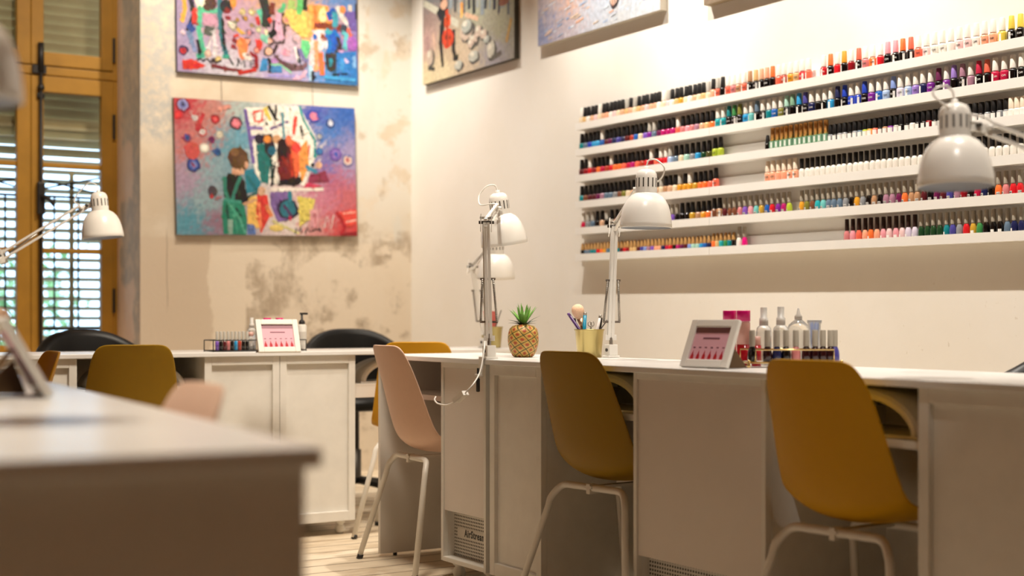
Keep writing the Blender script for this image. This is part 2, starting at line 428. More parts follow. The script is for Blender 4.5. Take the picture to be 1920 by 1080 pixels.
def grille_mat():
    n = NT('perforated_grille')
    p = .0115
    def c(v): return n.math('SUBTRACT', n.math('FRACT', n.math('DIVIDE', v, p)), .5)
    d = n.math('ADD', n.math('POWER', c(n.x), 2.0), n.math('POWER', c(n.z), 2.0))
    hole = n.math('SUBTRACT', 1.0, n.step(d, .07, .12))
    col = n.mix(hole, (.66, .62, .56), (.01, .008, .006))
    return n.finish(col, .5)
GRILLE = grille_mat()
def frame_front(s, w, z0, z1, st, rt, rb, y0, y1, m):
    s.box((0, y0, z0), (st, y1, z1), m, bev=.0015); s.box((w - st, y0, z0), (w, y1, z1), m, bev=.0015)
    s.box((st, y0, z1 - rt), (w - st, y1, z1), m, bev=.0015); s.box((st, y0, z0), (w - st, y1, z0 + rb), m, bev=.0015)
def cabinet(label, loc, rotz, w, style, depth=.46, group=None, m=WPAINT, word=True):
    t = thing('desk_cabinet', label, 'cabinet', loc, rotz, group)
    z0, z1 = .058, DT - TH - .0005
    c = MB(); y0 = .014
    c.box((0, y0 + .022, z0), (.016, depth, z1), m); c.box((w - .016, y0 + .022, z0), (w, depth, z1), m)
    c.box((.016, y0 + .022, z0), (w - .016, depth, z0 + .016), m); c.box((.016, depth - .012, z0), (w - .016, depth, z1), m)
    c.box((.016, y0 + .06, z1 - .016), (w - .016, depth - .012, z1), m)
    c.build('carcass', None, t)
    f = MB()
    if style == 'frame':
        frame_front(f, w, z0, z1, .030, .034, .042, y0, y0 + .022, m); f.build('face_frame', None, t)
        MB().box((.0302, y0 + .014, z0 + .0422), (w - .0302, y0 + .0218, z1 - .0342), m).build('recessed_panel', None, t)
    else:
        frame_front(f, w, z0, z1, .015, .018, .016, y0, y0 + .022, m); f.build('face_frame', None, t)
        MB().box((.0155, y0 + .006, .238), (w - .0155, y0 + .0215, z1 - .0185), mat('white_door', (.73, .67, .61), .5, noise=.02, nscale=9, spec=.3), bev=.001).build('door_panel', None, t)
        gw = w - .034
        v = MB(); v.box((-gw / 2, 0, 0), (gw / 2, .004, .160), GRILLE)
        vo = v.build('vent_grille', None, t, (w / 2, y0 + .045, z0 + .0165))
        if word:
            MB().box((-gw / 2 + .025, -.0012, .072), (gw / 2, -.0004, .102), mat('grille_plain', (.66, .62, .56), .5)).build('name_strip', None, vo)
            lt = lettering('AirStream', .036, GRILLEBLACK, vo, (.008 if w < .4 else -.1, -.0018, .086)); lt.scale = (.78, 1, 1)
    foot(t, .05, .06); foot(t, w - .05, .06); foot(t, .05, depth - .05); foot(t, w - .05, depth - .05)
    return t
def worktop(label, loc, rotz, L, depth, knees, ends=(), group='white worktops', open_back=()):
    """slab with, under it, the pieces screwed to it: knee-hole shelves with back boards, end panels"""
    t = thing('worktop', label, 'worktop', loc, rotz, group)
    MB().box((0, 0, DT - TH), (L, depth, DT), WTOP, bev=.0025).build('slab', None, t)
    for a, w in knees:
        if a in open_back:
            MB().box((a + .001, .047, KZ - .060), (a + w - .001, .40, KZ), WHITE, bev=.001).build('knee_shelf', None, t); continue
        MB().box((a + .001, .047, KZ - .019), (a + w - .001, .40, KZ), WHITE, bev=.001).build('knee_shelf', None, t)
        MB().box((a + .001, .44, .06), (a + w - .001, .456, DT - TH - .0005), WHITE).build('back_board', None, t)
    for a in ends:
        p = MB().box((a, .012, .012), (a + .018, .456, DT - TH - .0005), WHITE, bev=.001).build('end_panel', None, t)
        for y in (.08, .40): MB().lathe([(.008, 0), (.008, .012)], GRILLEBLACK, 10, Matrix.Translation((a + .009, y, 0))).build('glide', None, p)
    return t
CX = 2.43
RZ = -PI / 2
DEP = .52
# counter under the polish wall
worktop('short white worktop behind the pink chair, its end near the window-side desks', (CX, 4.935, 0), RZ, .812, DEP, ((.02, .474),), (0,))
cabinet('white cabinet with perforated AirStream grille between the pink chair and the pineapple', (CX, 4.438, 0), RZ, .312, 'door', group='vented cabinets')
worktop('long white worktop carrying the gold polish tray, running out of the frame at right', (CX, 4.108, 0), RZ, 2.62, DEP, ((.328, .484), (1.376, .502)))
cabinet('white cabinet with recessed panel below the pineapple, beside the olive chair', (CX, 4.100, 0), RZ, .318, 'frame', group='framed cabinets')
cabinet('wide plain white cabinet with low grille between the olive and the mustard chair', (CX, 3.294, 0), RZ, .561, 'door', group='vented cabinets')
cabinet('white framed cabinet at the right picture edge, right of the mustard chair', (CX, 2.229, 0), RZ, .74, 'frame', group='framed cabinets')
# desk row in front of the window wall
BY = 5.50
worktop('long white worktop before the window wall, holding the black wire rack', (.30, BY, 0), 0, 3.20, .5, ((1.147, .505), (2.325, .60)), open_back=(2.325,))
cabinet('white framed cabinet at the far left of the row before the window', (.80, BY, 0), 0, .646, 'frame', group='framed cabinets')
cabinet('white framed cabinet left of a pair, under the black wire rack', (1.953, BY, 0), 0, .322, 'frame', group='framed cabinets')
cabinet('white framed cabinet right of a pair, its turned foot showing beside the pink chair', (2.277, BY, 0), 0, .343, 'frame', group='framed cabinets')
cabinet('white framed cabinet at the corner end of the window row, behind the yellow chair', (3.23, BY, 0), 0, .265, 'frame', group='framed cabinets')
# big out-of-focus table in the foreground
FA = math.atan2(-.082, .9967)
fg = thing('manicure_table', 'large blurred white table with dark front filling the lower left', 'table', (.6214, 1.3875, 0), FA)
MB().box((-.78, 0, DT - .022), (0, 2.62, DT), WTOP, bev=.003).build('tabletop', None, fg)
MB().box((-.76, .022, .05), (-.0125, .045, DT - .0225), WHITE).build('front_panel', None, fg)
MB().box((-.036, .046, .05), (-.0125, .28, DT - .0225), WHITE).build('side_panel', None, fg)
MB().box((-.76, 1.14, .05), (-.0125, 1.46, DT - .0225), WHITE).build('cabinet_body', None, fg)
MB().box((-.76, 2.54, .05), (-.0125, 2.60, DT - .0225), WHITE).build('cabinet_body', None, fg)
MB().box((-.76, .046, .05), (-.74, 1.139, DT - .0225), WHITE).build('side_panel', None, fg)
MB().box((-.76, 1.461, .05), (-.74, 2.539, DT - .0225), WHITE).build('side_panel', None, fg)
for x, y in ((-.72, .07), (-.06, .07), (-.72, 1.43), (-.06, 1.43), (-.72, 2.57), (-.06, 2.57)):
    MB().lathe([(.022, 0), (.022, .05)], WPAINT, 14, Matrix.Translation((x, y, 0))).build('foot', None, fg)

# hand-dryer arches on the knee shelves
def arch_lamp(label, loc, rotz, a=.195, b_=.105, d=.17):
    t = thing('nail_dryer', label, 'nail dryer', loc, rotz, 'arched nail dryers')
    s = MB(); n = 26; th = .020; vs = []; fs = []
    prof = [(0, .0), (.012, -.004), (d - .012, -.004), (d, 0), (d, 1), (0, 1)]
    ring = [(0, .008), (.006, 0), (d - .006, 0), (d, .008), (d, th), (0, th)]
    for i in range(n + 1):
        ang = PI * i / n
        for yy, off in ring:
            vs.append((-(a - off) * math.cos(ang), yy, (b_ - off) * math.sin(ang) + .006))
    k = len(ring)
    for i in range(n):
        for j in range(k): fs.append((i * k + j, (i + 1) * k + j, (i + 1) * k + (j + 1) % k, i * k + (j + 1) % k))
    fs.append(list(range(k))); fs.append([n * k + j for j in range(k)][::-1])
    s.add(vs, fs, mat('white_gloss_plastic', (.80, .77, .72), .2, coat=.4), False)
    o = s.build('arch', None, t)
    for p in o.data.polygons: p.use_smooth = len(p.vertices) == 4 and abs(p.normal.y) < .5
    MB().box((-a - .008, -.006, 0), (a + .008, d + .004, .007), mat('white_gloss_plastic', (0, 0, 0)), bev=.002).build('base_plate', None, t)
    MB().box((-.05, .02, b_ - .032), (.05, d - .03, b_ - .018), GRILLEBLACK).build('lamp_strip', None, t)
arch_lamp('white arched nail dryer on the shelf behind the leftmost olive chair', (1.70, BY + .075, KZ + .0006), 0)
arch_lamp('white arched nail dryer on the corner desk shelf, left of the pink chair', (2.875, BY + .075, KZ + .0006), 0)
arch_lamp('white arched nail dryer on the shelf behind the middle olive chair', (CX + .075, 3.532, KZ + .0006), RZ)
arch_lamp('white arched nail dryer on the shelf behind the mustard chair', (CX + .075, 2.48, KZ + .0006), RZ)

# ---------------------------------------------------------------- shell chairs
def make_chair(label, m, mname):
    t = thing('shell_chair', label, 'chair')
    S = [(-.252, .820, .090, .011), (-.249, .813, .115, .014), (-.244, .797, .137, .018), (-.234, .76, .152, .024), (-.217, .70, .162, .031), (-.199, .63, .171, .037),
         (-.182, .56, .179, .043), (-.168, .505, .185, .050), (-.148, .462, .189, .056), (-.108, .434, .190, .058), (-.045, .424, .190, .048),
         (.04, .425, .189, .034), (.12, .432, .185, .020), (.17, .434, .172, .012), (.197, .428, .15, .006)]
    S = [(y + .05, z, w, l) for y, z, w, l in S]
    nu = 12; vs = []; fs = []
    for i, (y, z, w, l) in enumerate(S):
        a, b2 = S[max(i - 1, 0)], S[min(i + 1, len(S) - 1)]
        d = Vector((b2[0] - a[0], b2[1] - a[1])).normalized(); n = Vector((-d.y, d.x))
        for k in range(nu + 1):
            s = -1 + 2 * k / nu; e = abs(s) ** 2.3 * l
            vs.append((w * s, y + n.x * e, z + n.y * e - (.005 * abs(s) ** 3 if i == 0 else 0)))
    for i in range(len(S) - 1):
        for k in range(nu): q = i * (nu + 1) + k; fs.append((q, q + 1, q + nu + 2, q + nu + 1))
    sh = MB().add(vs, fs, m, True).build('seat_shell', None, t)
    md = sh.modifiers.new('thick', 'SOLIDIFY'); md.thickness = .007; md.offset = 0
    md = sh.modifiers.new('soft', 'SUBSURF'); md.levels = 1; md.render_levels = 2
    zc = .406
    for sx in (-1, 1):
        for (yb, yf, xb, xf) in ((-.085, -.185, .15, .262), (.13, .205, .12, .162)):
            pts = crv([(0.002 * sx, yb, zc), (sx * xb * .6, yb, zc), (sx * (xb + .012), yb - .012 * (1 if yb < 0 else -1), zc - .016)], 6)
            k = Vector((sx * (xb + .012), yb - .012 * (1 if yb < 0 else -1), zc - .016))
            e = Vector((sx * xf, yf, .0))
            pts = crv([(0.002 * sx, yb, zc), (sx * xb * .5, yb, zc), (sx * xb * .9, yb, zc - .004), k + (e - k) * .06, k + (e - k) * .14], 5) + [e + Vector((0, 0, .006))]
            lg = MB().tube(pts, .0108, WTUBE, 12).build('leg', None, t)
            dd = (e - k).normalized()
            MB().tube([e - dd * .018, e], .0122, GRILLEBLACK, 12).build('foot_cap', None, lg)
    br = MB(); br.bar((0, -.10, zc + .002), (0, .125, zc + .002), .03, .008, WTUBE)
    br.box((-.008, -.10, zc - .018), (.008, -.07, zc + .012), WTUBE)
    br.build('seat_bracket', None, t)
    return t
def recolour(root, m):
    for c in root.children:
        if c.name.startswith('seat_shell'):
            me = c.data.copy(); me.materials.clear(); me.materials.append(m); c.data = me
ch = make_chair('pale pink shell chair on white legs at the short worktop, left of the AirStream cabinet', PINK, 'pink')
ch['group'] = 'shell chairs'
ch.location = (2.525, 4.655, 0); ch.rotation_euler = (0, 0, R(-94))
def chair(x, y, rz, m, label):
    c = copy_thing(ch, (x, y, 0), R(rz), label, 'shell chairs'); recolour(c, m); return c
chair(2.545, 3.535, -84, OLIVE, 'olive brown shell chair below the gold pen cup, between two counter cabinets')
chair(2.525, 2.49, -84, MUSTARD, 'mustard yellow shell chair nearest the camera, in front of the gold polish tray')
chair(1.62, 5.42, -12, OLIVE, 'olive brown shell chair at the window row, under the far-left lamp')
chair(2.865, 5.43, -26, YELLOW, 'yellow shell chair in the corner, mostly hidden behind the pink chair')
chair(.53, 2.05, 86, PINK, 'blurred pale pink chair tucked against the foreground table')
chair(.87, 4.32, 86, YELLOW, 'yellow shell chair at far left, glimpsed past the leaning foreground frame')

# black staff chairs
def tub_chair(label, loc, rz):
    t = thing('staff_chair', label, 'chair', loc, rz, 'black staff chairs')
    s = MB(); n = 28; rings = []
    for i in range(n + 1):
        a = PI * (-.02 + 1.04 * i / n); rx, ry = .252, .20
        hgt = .866 - .11 * abs(math.cos(a)) ** 3.2
        rings.append((rx * math.cos(a), ry * math.sin(a) - .02, hgt))
    vs = []; fs = []; k = 10
    for (x, y, hh) in rings:
        L = math.hypot(x, y + .02) or 1; ux, uy = x / L, (y + .02) / L
        for off, z in ((-.03, .52), (-.034, .60), (-.03, hh - .03), (-.022, hh - .008), (-.008, hh), (.012, hh - .004), (.024, hh - .022), (.026, hh - .06), (.02, .60), (.012, .52)):
            vs.append((x + ux * off, y + uy * off, z))
    for i in range(n):
        for j in range(k): fs.append((i * k + j, i * k + (j + 1) % k, (i + 1) * k + (j + 1) % k, (i + 1) * k + j))
    fs.append(list(range(k))[::-1]); fs.append([n * k + j for j in range(k)])
    s.add(vs, fs, LEATHER, True).build('backrest', None, t)
    MB().lathe([(0, .46), (.17, .46), (.197, .475), (.2, .50), (.185, .52), (0, .53)], LEATHER, 26).build('seat', None, t)
    MB().lathe([(.028, .09), (.028, .26), (.018, .262), (.018, .46)], DARKSTEEL, 14).build('gas_column', None, t)
    for i in range(5):
        a = 2 * PI * i / 5 + .3; e = (.26 * math.cos(a), .26 * math.sin(a), .075)
        lg = MB().tube([(0, 0, .11), e], [.02, .012], GRILLEBLACK, 8).build('base_leg', None, t)
        MB().lathe([(.0, -.011), (.026, -.011), (.028, 0), (.026, .011), (0, .011)], GRILLEBLACK, 14, Matrix.Translation((e[0], e[1], .028)) @ Matrix.Rotation(a + .8, 4, 'Z') @ Matrix.Rotation(PI / 2, 4, 'X')).build('caster', None, lg)
    return t
def at_floor(px, depth):
    p = at(px, 0, depth); return (p.x, p.y, 0)
tub_chair('black leather staff chair behind the window row, below the window', at_floor(182, 6.25), R(8))
tub_chair('black leather staff chair behind the window row, below the lower painting', at_floor(667, 7.15), R(-12))
tub_chair('black staff chair whose back just enters the right picture edge', (3.28, 2.45, 0), R(-90))

# ---------------------------------------------------------------- polish wall: shelves
ROW_L = [1.8556, 1.727, 1.598, 1.4668, 1.3360, 1.2047]   # board undersides at the far-left end
ROW_R = [1.8372, 1.7019, 1.5757, 1.4422, 1.3087, 1.1807]  # where the frame ends at right
SX = 4.0
YL, YJ, YE, YR = 5.876, 4.835, 3.183, 2.55
def row_z(r, y): return ROW_L[r] + (ROW_R[r] - ROW_L[r]) * (YL - y) / (YL - YE)
ORD = ['top', 'second', 'third', 'fourth', 'fifth', 'lowest']
LW = .022
for r in range(6):
    for (y0, y1, side) in ((YL, YJ + .0015, 'left'), (YJ - .0015, YR, 'right')):
        s = MB(); LW = .022 if side == 'left' else .0295
        def q(y, x, dz): return (x, y - y0, row_z(r, y) - row_z(r, y0) + dz)
        prof = [(SX, 0), (SX, .0345), (SX + .007, .0345), (SX + .007, LW), (WX - .010, LW), (WX - .010, .075), (WX - .001, .075), (WX - .001, 0)]
        a = [q(y0, x, z) for x, z in prof]; c = [q(y1, x, z) for x, z in prof]; n = len(prof)
        s.add(a + c, [(i, (i + 1) % n, n + (i + 1) % n, n + i) for i in range(n)], WSHELF)
        s.add(a, [(0, 1, 2, 3), (0, 3, 4, 7), (7, 4, 5, 6)], WSHELF); s.add(c, [(3, 2, 1, 0), (7, 4, 3, 0), (6, 5, 4, 7)], WSHELF)
        o = s.build('wall_shelf', None, None, (0, y0, row_z(r, y0)))
        nm = {0: 'topmost', 5: 'lowest'}.get(r, ORD[r] + ' from top')
        tag(o, f'{nm} white ledge of the polish wall, {side} section', 'shelf', 'white polish ledges')

# ---------------------------------------------------------------- polish bottles
PAL = dict(white='#ece6dc', cream='#e6d3b3', sand='#d8b27a', nude='#dcae8c', peach='#f0a988', palepink='#eac6c4', pink='#e79aa4', rose='#cf7f80', coral='#ea6a52', orange='#f0763a',
           red='#d2202a', darkred='#8e1520', brick='#b4402e', crimson='#c01f45', magenta='#b51d6b', plum='#6a1f4d', maroon='#5a1f25', oxblood='#2b0c12', brown='#7a4a34', tan='#b78a66', amber='#dd9a2e', gold='#c79a35', yellow='#e3c94e',
           lime='#aebf3a', olive='#7d7a34', darkolive='#4c4a26', green='#3f8a4c', darkgreen='#1f4327', sage='#7fa88b', teal='#137f86', turquoise='#2aa6ad', aqua='#6fc0bd', mint='#a9d3c2', skyblue='#2f98d0', blue='#1f5fb0',
           royal='#1d3fb4', navy='#1d2450', paleblue='#a9bfe0', periwinkle='#8199d4', slate='#63788c', grey='#8d8f92', silver='#b7b2a8', lilac='#d9cfe0', lavender='#9a7ccb', violet='#7e57b8', purple='#7d2a92', mauve='#a87a8e', indigo='#4a4796', black='#0d0b0c', wood='#b98d55', cocoa='#2e1710', taupe='#a89f90', ivory='#f2e2cd', fuchsia='#e0127c')
NICE = dict(palepink='pale pink', darkred='dark red', darkolive='dark olive', darkgreen='dark green', skyblue='sky blue', royal='royal blue', paleblue='pale blue', wood='wooden')
def pm(c, gloss=True): return mat(('polish_' if gloss else 'cap_') + c, lin(PAL[c]), .14 if gloss else .42, coat=.5 if gloss else 0, metal=.9 if (c == 'gold' and not gloss) else 0) if not (c == 'gold' and not gloss) else mat('copper_gold_cap', lin('#dba462'), .25, metal=.75)
STICK = mat('white_sticker', (.82, .79, .74), .6)
MESH = {}
def mesh_of(key, fn, m):
    if (key, m.name) not in MESH:
        if key not in MESH:
            ob = fn().build(key[0]); MESH[key] = ob.data; bpy.data.objects.remove(ob)
        me = MESH[key].copy(); me.materials.clear(); me.materials.append(m); MESH[(key, m.name)] = me
    return MESH[(key, m.name)]
BODY = {
 'squat': [(0, 0), (.0140, 0), (.0150, .002), (.0150, .033), (.0138, .0385), (.0085, .041), (.0085, .043), (0, .043)],
 'round': [(0, 0), (.0118, 0), (.0128, .002), (.0130, .018), (.0120, .028), (.0090, .037), (.0065, .041), (.0065, .0425), (0, .0425)],
 'gel': [(0, 0), (.0118, 0), (.0124, .002), (.0124, .030), (.0112, .036), (.0075, .0405), (.007, .042), (0, .042)],
 'small': [(0, 0), (.0118, 0), (.0122, .002), (.0122, .026), (.0105, .030), (.007, .031), (0, .031)],
 'tube': [(0, 0), (.0105, 0), (.011, .002), (.011, .028), (.0095, .031), (0, .031)],
 'vial': [(0, 0), (.0070, 0), (.0075, .001), (.0075, .033), (.0064, .038), (.005, .039), (0, .039)],
 'cube': [(0, 0), (.0140, 0), (.0145, .001), (.0145, .036), (.008, .038), (0, .038)]}
CAP = {
 'squat': [(0, .042), (.0112, .042), (.0114, .044), (.0090, .087), (.0082, .0885), (0, .0885)],
 'round': [(0, .041), (.0080, .041), (.0082, .044), (.0080, .085), (.0075, .086), (0, .086)],
 'gel': [(0, .041), (.0072, .041), (.0076, .044), (.0088, .0805), (.0080, .082), (0, .082)],
 'small': [(0, .030), (.0104, .030), (.0108, .032), (.0100, .067), (.0092, .0685), (0, .0685)],
 'tube': [(0, .030), (.0096, .030), (.0098, .034), (.0062, .062), (.0045, .065), (0, .065)],
 'vial': [(0, .038), (.0060, .038), (.0062, .040), (.0058, .077), (.0052, .078), (0, .078)],
 'cube': [(0, .037), (.0095, .037), (.0095, .091), (.0088, .092), (0, .092)]}
SEG = {'cube': 4}
def sticker_mesh(kind):
    r = {'squat': .0152, 'round': .0131, 'gel': .0125, 'small': .0123, 'tube': .0112, 'cube': .0104}[kind]
    z0, z1, half = {'squat': (.006, .032, .28), 'round': (.005, .015, .48), 'gel': (.008, .022, .35), 'small': (.004, .024, .95), 'tube': (.006, .022, .4), 'cube': (.010, .032, .0)}[kind]
    s = MB()
    if kind == 'cube':
        return s.box((-r - .0004, -.004, z0), (-r + .0004, .0035, z1))
    n = 6
    for i in range(n):
        a0, a1 = PI + half * (2 * i / n - 1), PI + half * (2 * (i + 1) / n - 1)
        s.add([(r * math.cos(a0), r * math.sin(a0), z0), (r * math.cos(a1), r * math.sin(a1), z0), (r * math.cos(a1), r * math.sin(a1), z1), (r * math.cos(a0), r * math.sin(a0), z1)], [(0, 3, 2, 1)])
    return s
def fmesh(name, prof, seg):
    def fn():
        b = MB()
        if seg == 4: b.lathe(prof, None, 4, Matrix.Rotation(PI / 4, 4, 'Z'), smooth=False)
        else: b.lathe(prof, None, seg)
        return b
    return fn
TINYINK = mat('label_ink', (.05, .04, .04), .6); TINYWHITE = mat('label_white_ink', (.75, .73, .7), .5)
SCHEME = {'squat': 'polish_bottle', 'round': 'rounded_polish_bottle', 'gel': 'gel_polish_bottle', 'small': 'small_gel_bottle', 'tube': 'mini_polish_bottle', 'vial': 'slim_polish_bottle', 'cube': 'square_polish_bottle'}
KINDWORD = {'squat': 'squat polish bottle', 'round': 'rounded polish bottle', 'gel': 'gel bottle', 'small': 'small bottle', 'tube': 'mini polish bottle', 'vial': 'slim polish bottle', 'cube': 'square polish bottle'}
def ordinal(n):
    return f"{n}{'th' if 10 <= n % 100 <= 20 else {1: 'st', 2: 'nd', 3: 'rd'}.get(n % 10, 'th')}"
def one_bottle(kind, cap, body, loc, rotz, label, group, sticker=None, letters=None, scale=1.0, cat='bottle'):
    me = mesh_of((SCHEME[kind], kind, 'b'), fmesh('b', BODY[kind], SEG.get(kind, 16)), pm(body))
    o = bpy.data.objects.new(SCHEME[kind], me); COL.objects.link(o)
    o.location = loc; o.rotation_euler = (0, 0, rotz); o.scale = (scale,) * 3
    tag(o, label, cat, group)
    cm = pm(cap, False)
    c = bpy.data.objects.new('cap', mesh_of((SCHEME[kind], kind, 'c'), fmesh('c', CAP[kind], 16), cm)); COL.objects.link(c); c.parent = o
    if sticker:
        st = bpy.data.objects.new('sticker', mesh_of(('sticker', kind), lambda: sticker_mesh(kind), STICK)); COL.objects.link(st); st.parent = o
        st.rotation_euler = (0, 0, sticker if isinstance(sticker, float) else 0)
        if letters and kind == 'round':
            a = PI + (sticker if isinstance(sticker, float) else 0)
            l = lettering(letters, .0085, TINYINK, o, (.0137 * math.cos(a), .0137 * math.sin(a), .010), (PI / 2, 0, a + PI / 2))
    if letters and kind == 'squat':
        a = PI + .45
        me2 = text_mesh(letters, .0095)
        key = 'w' if sum(lin(PAL[body])) < .75 else 'k'
        if ('L', letters, key) not in TXT:
            m3 = me2.copy(); m3.materials.clear(); m3.materials.append(TINYWHITE if key == 'w' else TINYINK); TXT[('L', letters, key)] = m3
        l = bpy.data.objects.new('lettering', TXT[('L', letters, key)]); COL.objects.link(l); l.parent = o
        l.location = (.0158 * math.cos(a), .0158 * math.sin(a), .021); l.rotation_euler = (PI / 2, 0, a + PI / 2)
    return o
COUNT = [0] * 6
def run(r, kind, x0, x1, toks, xoff=None):
    """a run of bottles on ledge r from photo column x0 to x1"""
    bx = 4.0235
    ya, yb = on_x(x0, bx), on_x(x1, bx)
    n = len(toks)
    slope = (ROW_R[r] - ROW_L[r]) / (YL - YE)
    for i, tk in enumerate(toks):
        y = ya + (yb - ya) * (i / max(n - 1, 1)) + random.uniform(-.0008, .0008)
        cap, body = tk.split('/')
        COUNT[r] += 1
        cn, bn = NICE.get(cap, cap), NICE.get(body, body)
        label = f"{bn} {KINDWORD[kind]} with {cn} cap, {ordinal(COUNT[r])} from left on {'the ' + ORD[r]} ledge"
        near = y < YJ
        st = None; lt = None
        if near:
            if kind == 'squat': st = (random.choice([-.55, -.25, .1, .8]) if random.random() < .7 else None); lt = 'OPI' if random.random() < .6 else None
            elif kind == 'round': st = random.choice([-.5, -.2, .15, .4]); lt = str((274 if x0 > 1500 else 290) - i) if r == 4 else None; st = st if r == 4 or random.random() < .4 else None
            elif kind == 'small': st = random.choice([-.3, 0.05, .3])
            elif kind == 'cube': st = .001
        o = one_bottle(kind, cap, body, (bx + random.uniform(-.002, .002), y, row_z(r, y) + (.0295 if near else .022) + .0003), 0, label, f'polish bottles on the {ORD[r]} ledge', st, lt)
        o.rotation_euler = (math.atan(-slope) * -1, 0, random.uniform(-.1, .1))
def T(s): return s.split()
def K(cap, bodies): return [f'{cap}/{b}' for b in bodies.split()]
def cyc(caps, bodies, n):
    return [f'{caps[i % len(caps)]}/{bodies[i % len(bodies)]}' for i in range(n)]
W_, K_, G_ = 'white', 'black', 'silver'
caps1 = [{'W': W_, 'K': K_, 'G': G_}[c] for c in 'WKKKKWKKKKKKGKGKKKKKKWGKKKKKKKKGK'.replace(' ', '')]
run(0, 'squat', 1091, 1338, [f'{c}/{b}' for c, b in zip(caps1, 'cream sand white nude palepink cream nude peach white palepink cream nude sand peach cream sand peach palepink nude peach white cream palepink white sand gold cream white nude cream sand cream peach'.split())])
run(0, 'squat', 1346, 1517, T('silver/coral black/black white/coral white/rose white/tan white/coral tan/black sand/black nude/black peach/black orange/black white/coral white/brick white/amber white/sand white/red white/coral'))
run(0, 'squat', 1545, 1914, T('white/red orange/black white/red amber/black white/darkred coral/black white/rose white/orange white/red pink/black pink/black orange/black coral/black white/coral white/palepink white/white white/white white/white white/palepink white/palepink white/white white/peach white/peach white/yellow yellow/black yellow/black'))
run(1, 'squat', 1092, 1337, T('black/teal black/slate black/royal black/skyblue black/skyblue white/blue black/maroon black/plum black/navy black/indigo black/navy black/maroon black/brick black/blue black/cream black/violet silver/purple silver/slate black/plum black/magenta black/magenta black/magenta white/coral black/rose black/pink black/rose black/mauve black/nude black/sand black/orange'))
run(1, 'squat', 1347, 1916, T('white/turquoise white/turquoise teal/black green/black olive/black white/skyblue white/aqua slate/black white/black white/teal white/blue white/olive mint/black sage/black skyblue/black indigo/black white/navy white/black white/black white/skyblue navy/black royal/black white/royal white/royal royal/black white/purple white/blue white/paleblue periwinkle/black white/lilac white/paleblue white/lavender white/navy white/purple plum/black white/purple lavender/black mauve/black white/mauve crimson/black coral/black white/crimson white/crimson white/black white/black'))
run(2, 'squat', 1092, 1249, T('black/maroon black/darkred white/red black/darkred black/orange black/crimson black/brick white/red black/orange black/orange black/coral black/crimson black/magenta black/coral black/brick black/red white/darkred black/coral white/red white/red'))
run(2, 'squat', 1258, 1352, T('silver/paleblue black/slate black/cream black/mint black/grey black/skyblue black/darkgreen black/darkolive black/lime black/lime'))
run(2, 'tube', 1440, 1440, T('black/black'))
run(2, 'cube', 1449, 1549, K('gold', 'sage ' * 11 + 'sage'))
run(2, 'small', 1558, 1887, cyc(['black'] * 8, ['grey', 'black', 'grey', 'grey', 'black', 'grey', 'slate', 'lime', 'amber', 'coral', 'black', 'tan', 'purple', 'silver', 'black', 'black', 'white', 'black', 'black', 'darkred', 'black', 'black', 'grey', 'silver', 'black', 'grey', 'white', 'grey', 'black'], 33))
run(2, 'small', 1897, 1918, K('ivory', 'white white white'))
run(3, 'squat', 1092, 1343, T('black/teal black/brown black/maroon black/maroon black/plum black/mauve black/slate black/slate black/grey black/brown black/olive black/cream black/nude silver/tan black/sand black/cream black/tan black/nude silver/cream black/tan black/nude black/cream silver/amber black/amber white/amber black/gold black/orange black/orange black/coral black/coral'))
run(3, 'squat', 1440, 1492, T('ivory/peach ivory/peach ivory/peach ivory/peach ivory/peach ivory/peach'))
run(3, 'gel', 1504, 1914, K('black', 'white ' * 37))
run(4, 'round', 1094, 1094, T('white/crimson'))
run(4, 'squat', 1103, 1176, T('silver/grey silver/slate black/black black/nude silver/black black/taupe black/orange black/tan black/brown'))
run(4, 'round', 1244, 1270, T('taupe/pink taupe/pink taupe/violet taupe/black'))
run(4, 'squat', 1280, 1350, T('black/black black/black black/gold black/tan black/amber black/orange black/brown black/tan'))
run(4, 'round', 1359, 1470, T('taupe/maroon taupe/brown taupe/brown taupe/rose taupe/violet taupe/pink taupe/aqua taupe/gold taupe/blue taupe/red taupe/purple taupe/magenta'))
run(4, 'round', 1480, 1480, T('taupe/lime'))
run(4, 'round', 1504, 1914, T('taupe/amber taupe/olive taupe/brown taupe/turquoise taupe/aqua taupe/slate taupe/slate taupe/slate taupe/grey taupe/black taupe/amber taupe/grey taupe/black taupe/tan taupe/black taupe/mauve taupe/mauve taupe/plum taupe/orange taupe/tan taupe/tan taupe/maroon taupe/black taupe/plum taupe/maroon taupe/indigo taupe/mauve taupe/darkred taupe/black taupe/crimson taupe/navy taupe/black taupe/orange taupe/rose taupe/red taupe/red'))
run(5, 'tube', 1093, 1376, K('wood', 'black slate slate teal teal red orange amber slate teal black teal maroon red darkred sand sand maroon indigo periwinkle mauve violet peach peach navy crimson red black magenta plum maroon periwinkle mint mint skyblue blue navy orange sand turquoise green teal black'))
run(5, 'round', 1386, 1396, T('taupe/white taupe/fuchsia'))
run(5, 'round', 1589, 1716, K('cocoa', 'rose pink coral peach orange peach pink palepink pink palepink lilac lilac'))
run(5, 'round', 1728, 1916, K('taupe', 'darkgreen darkgreen darkgreen darkgreen teal indigo grey red gold green black black black slate navy navy'))

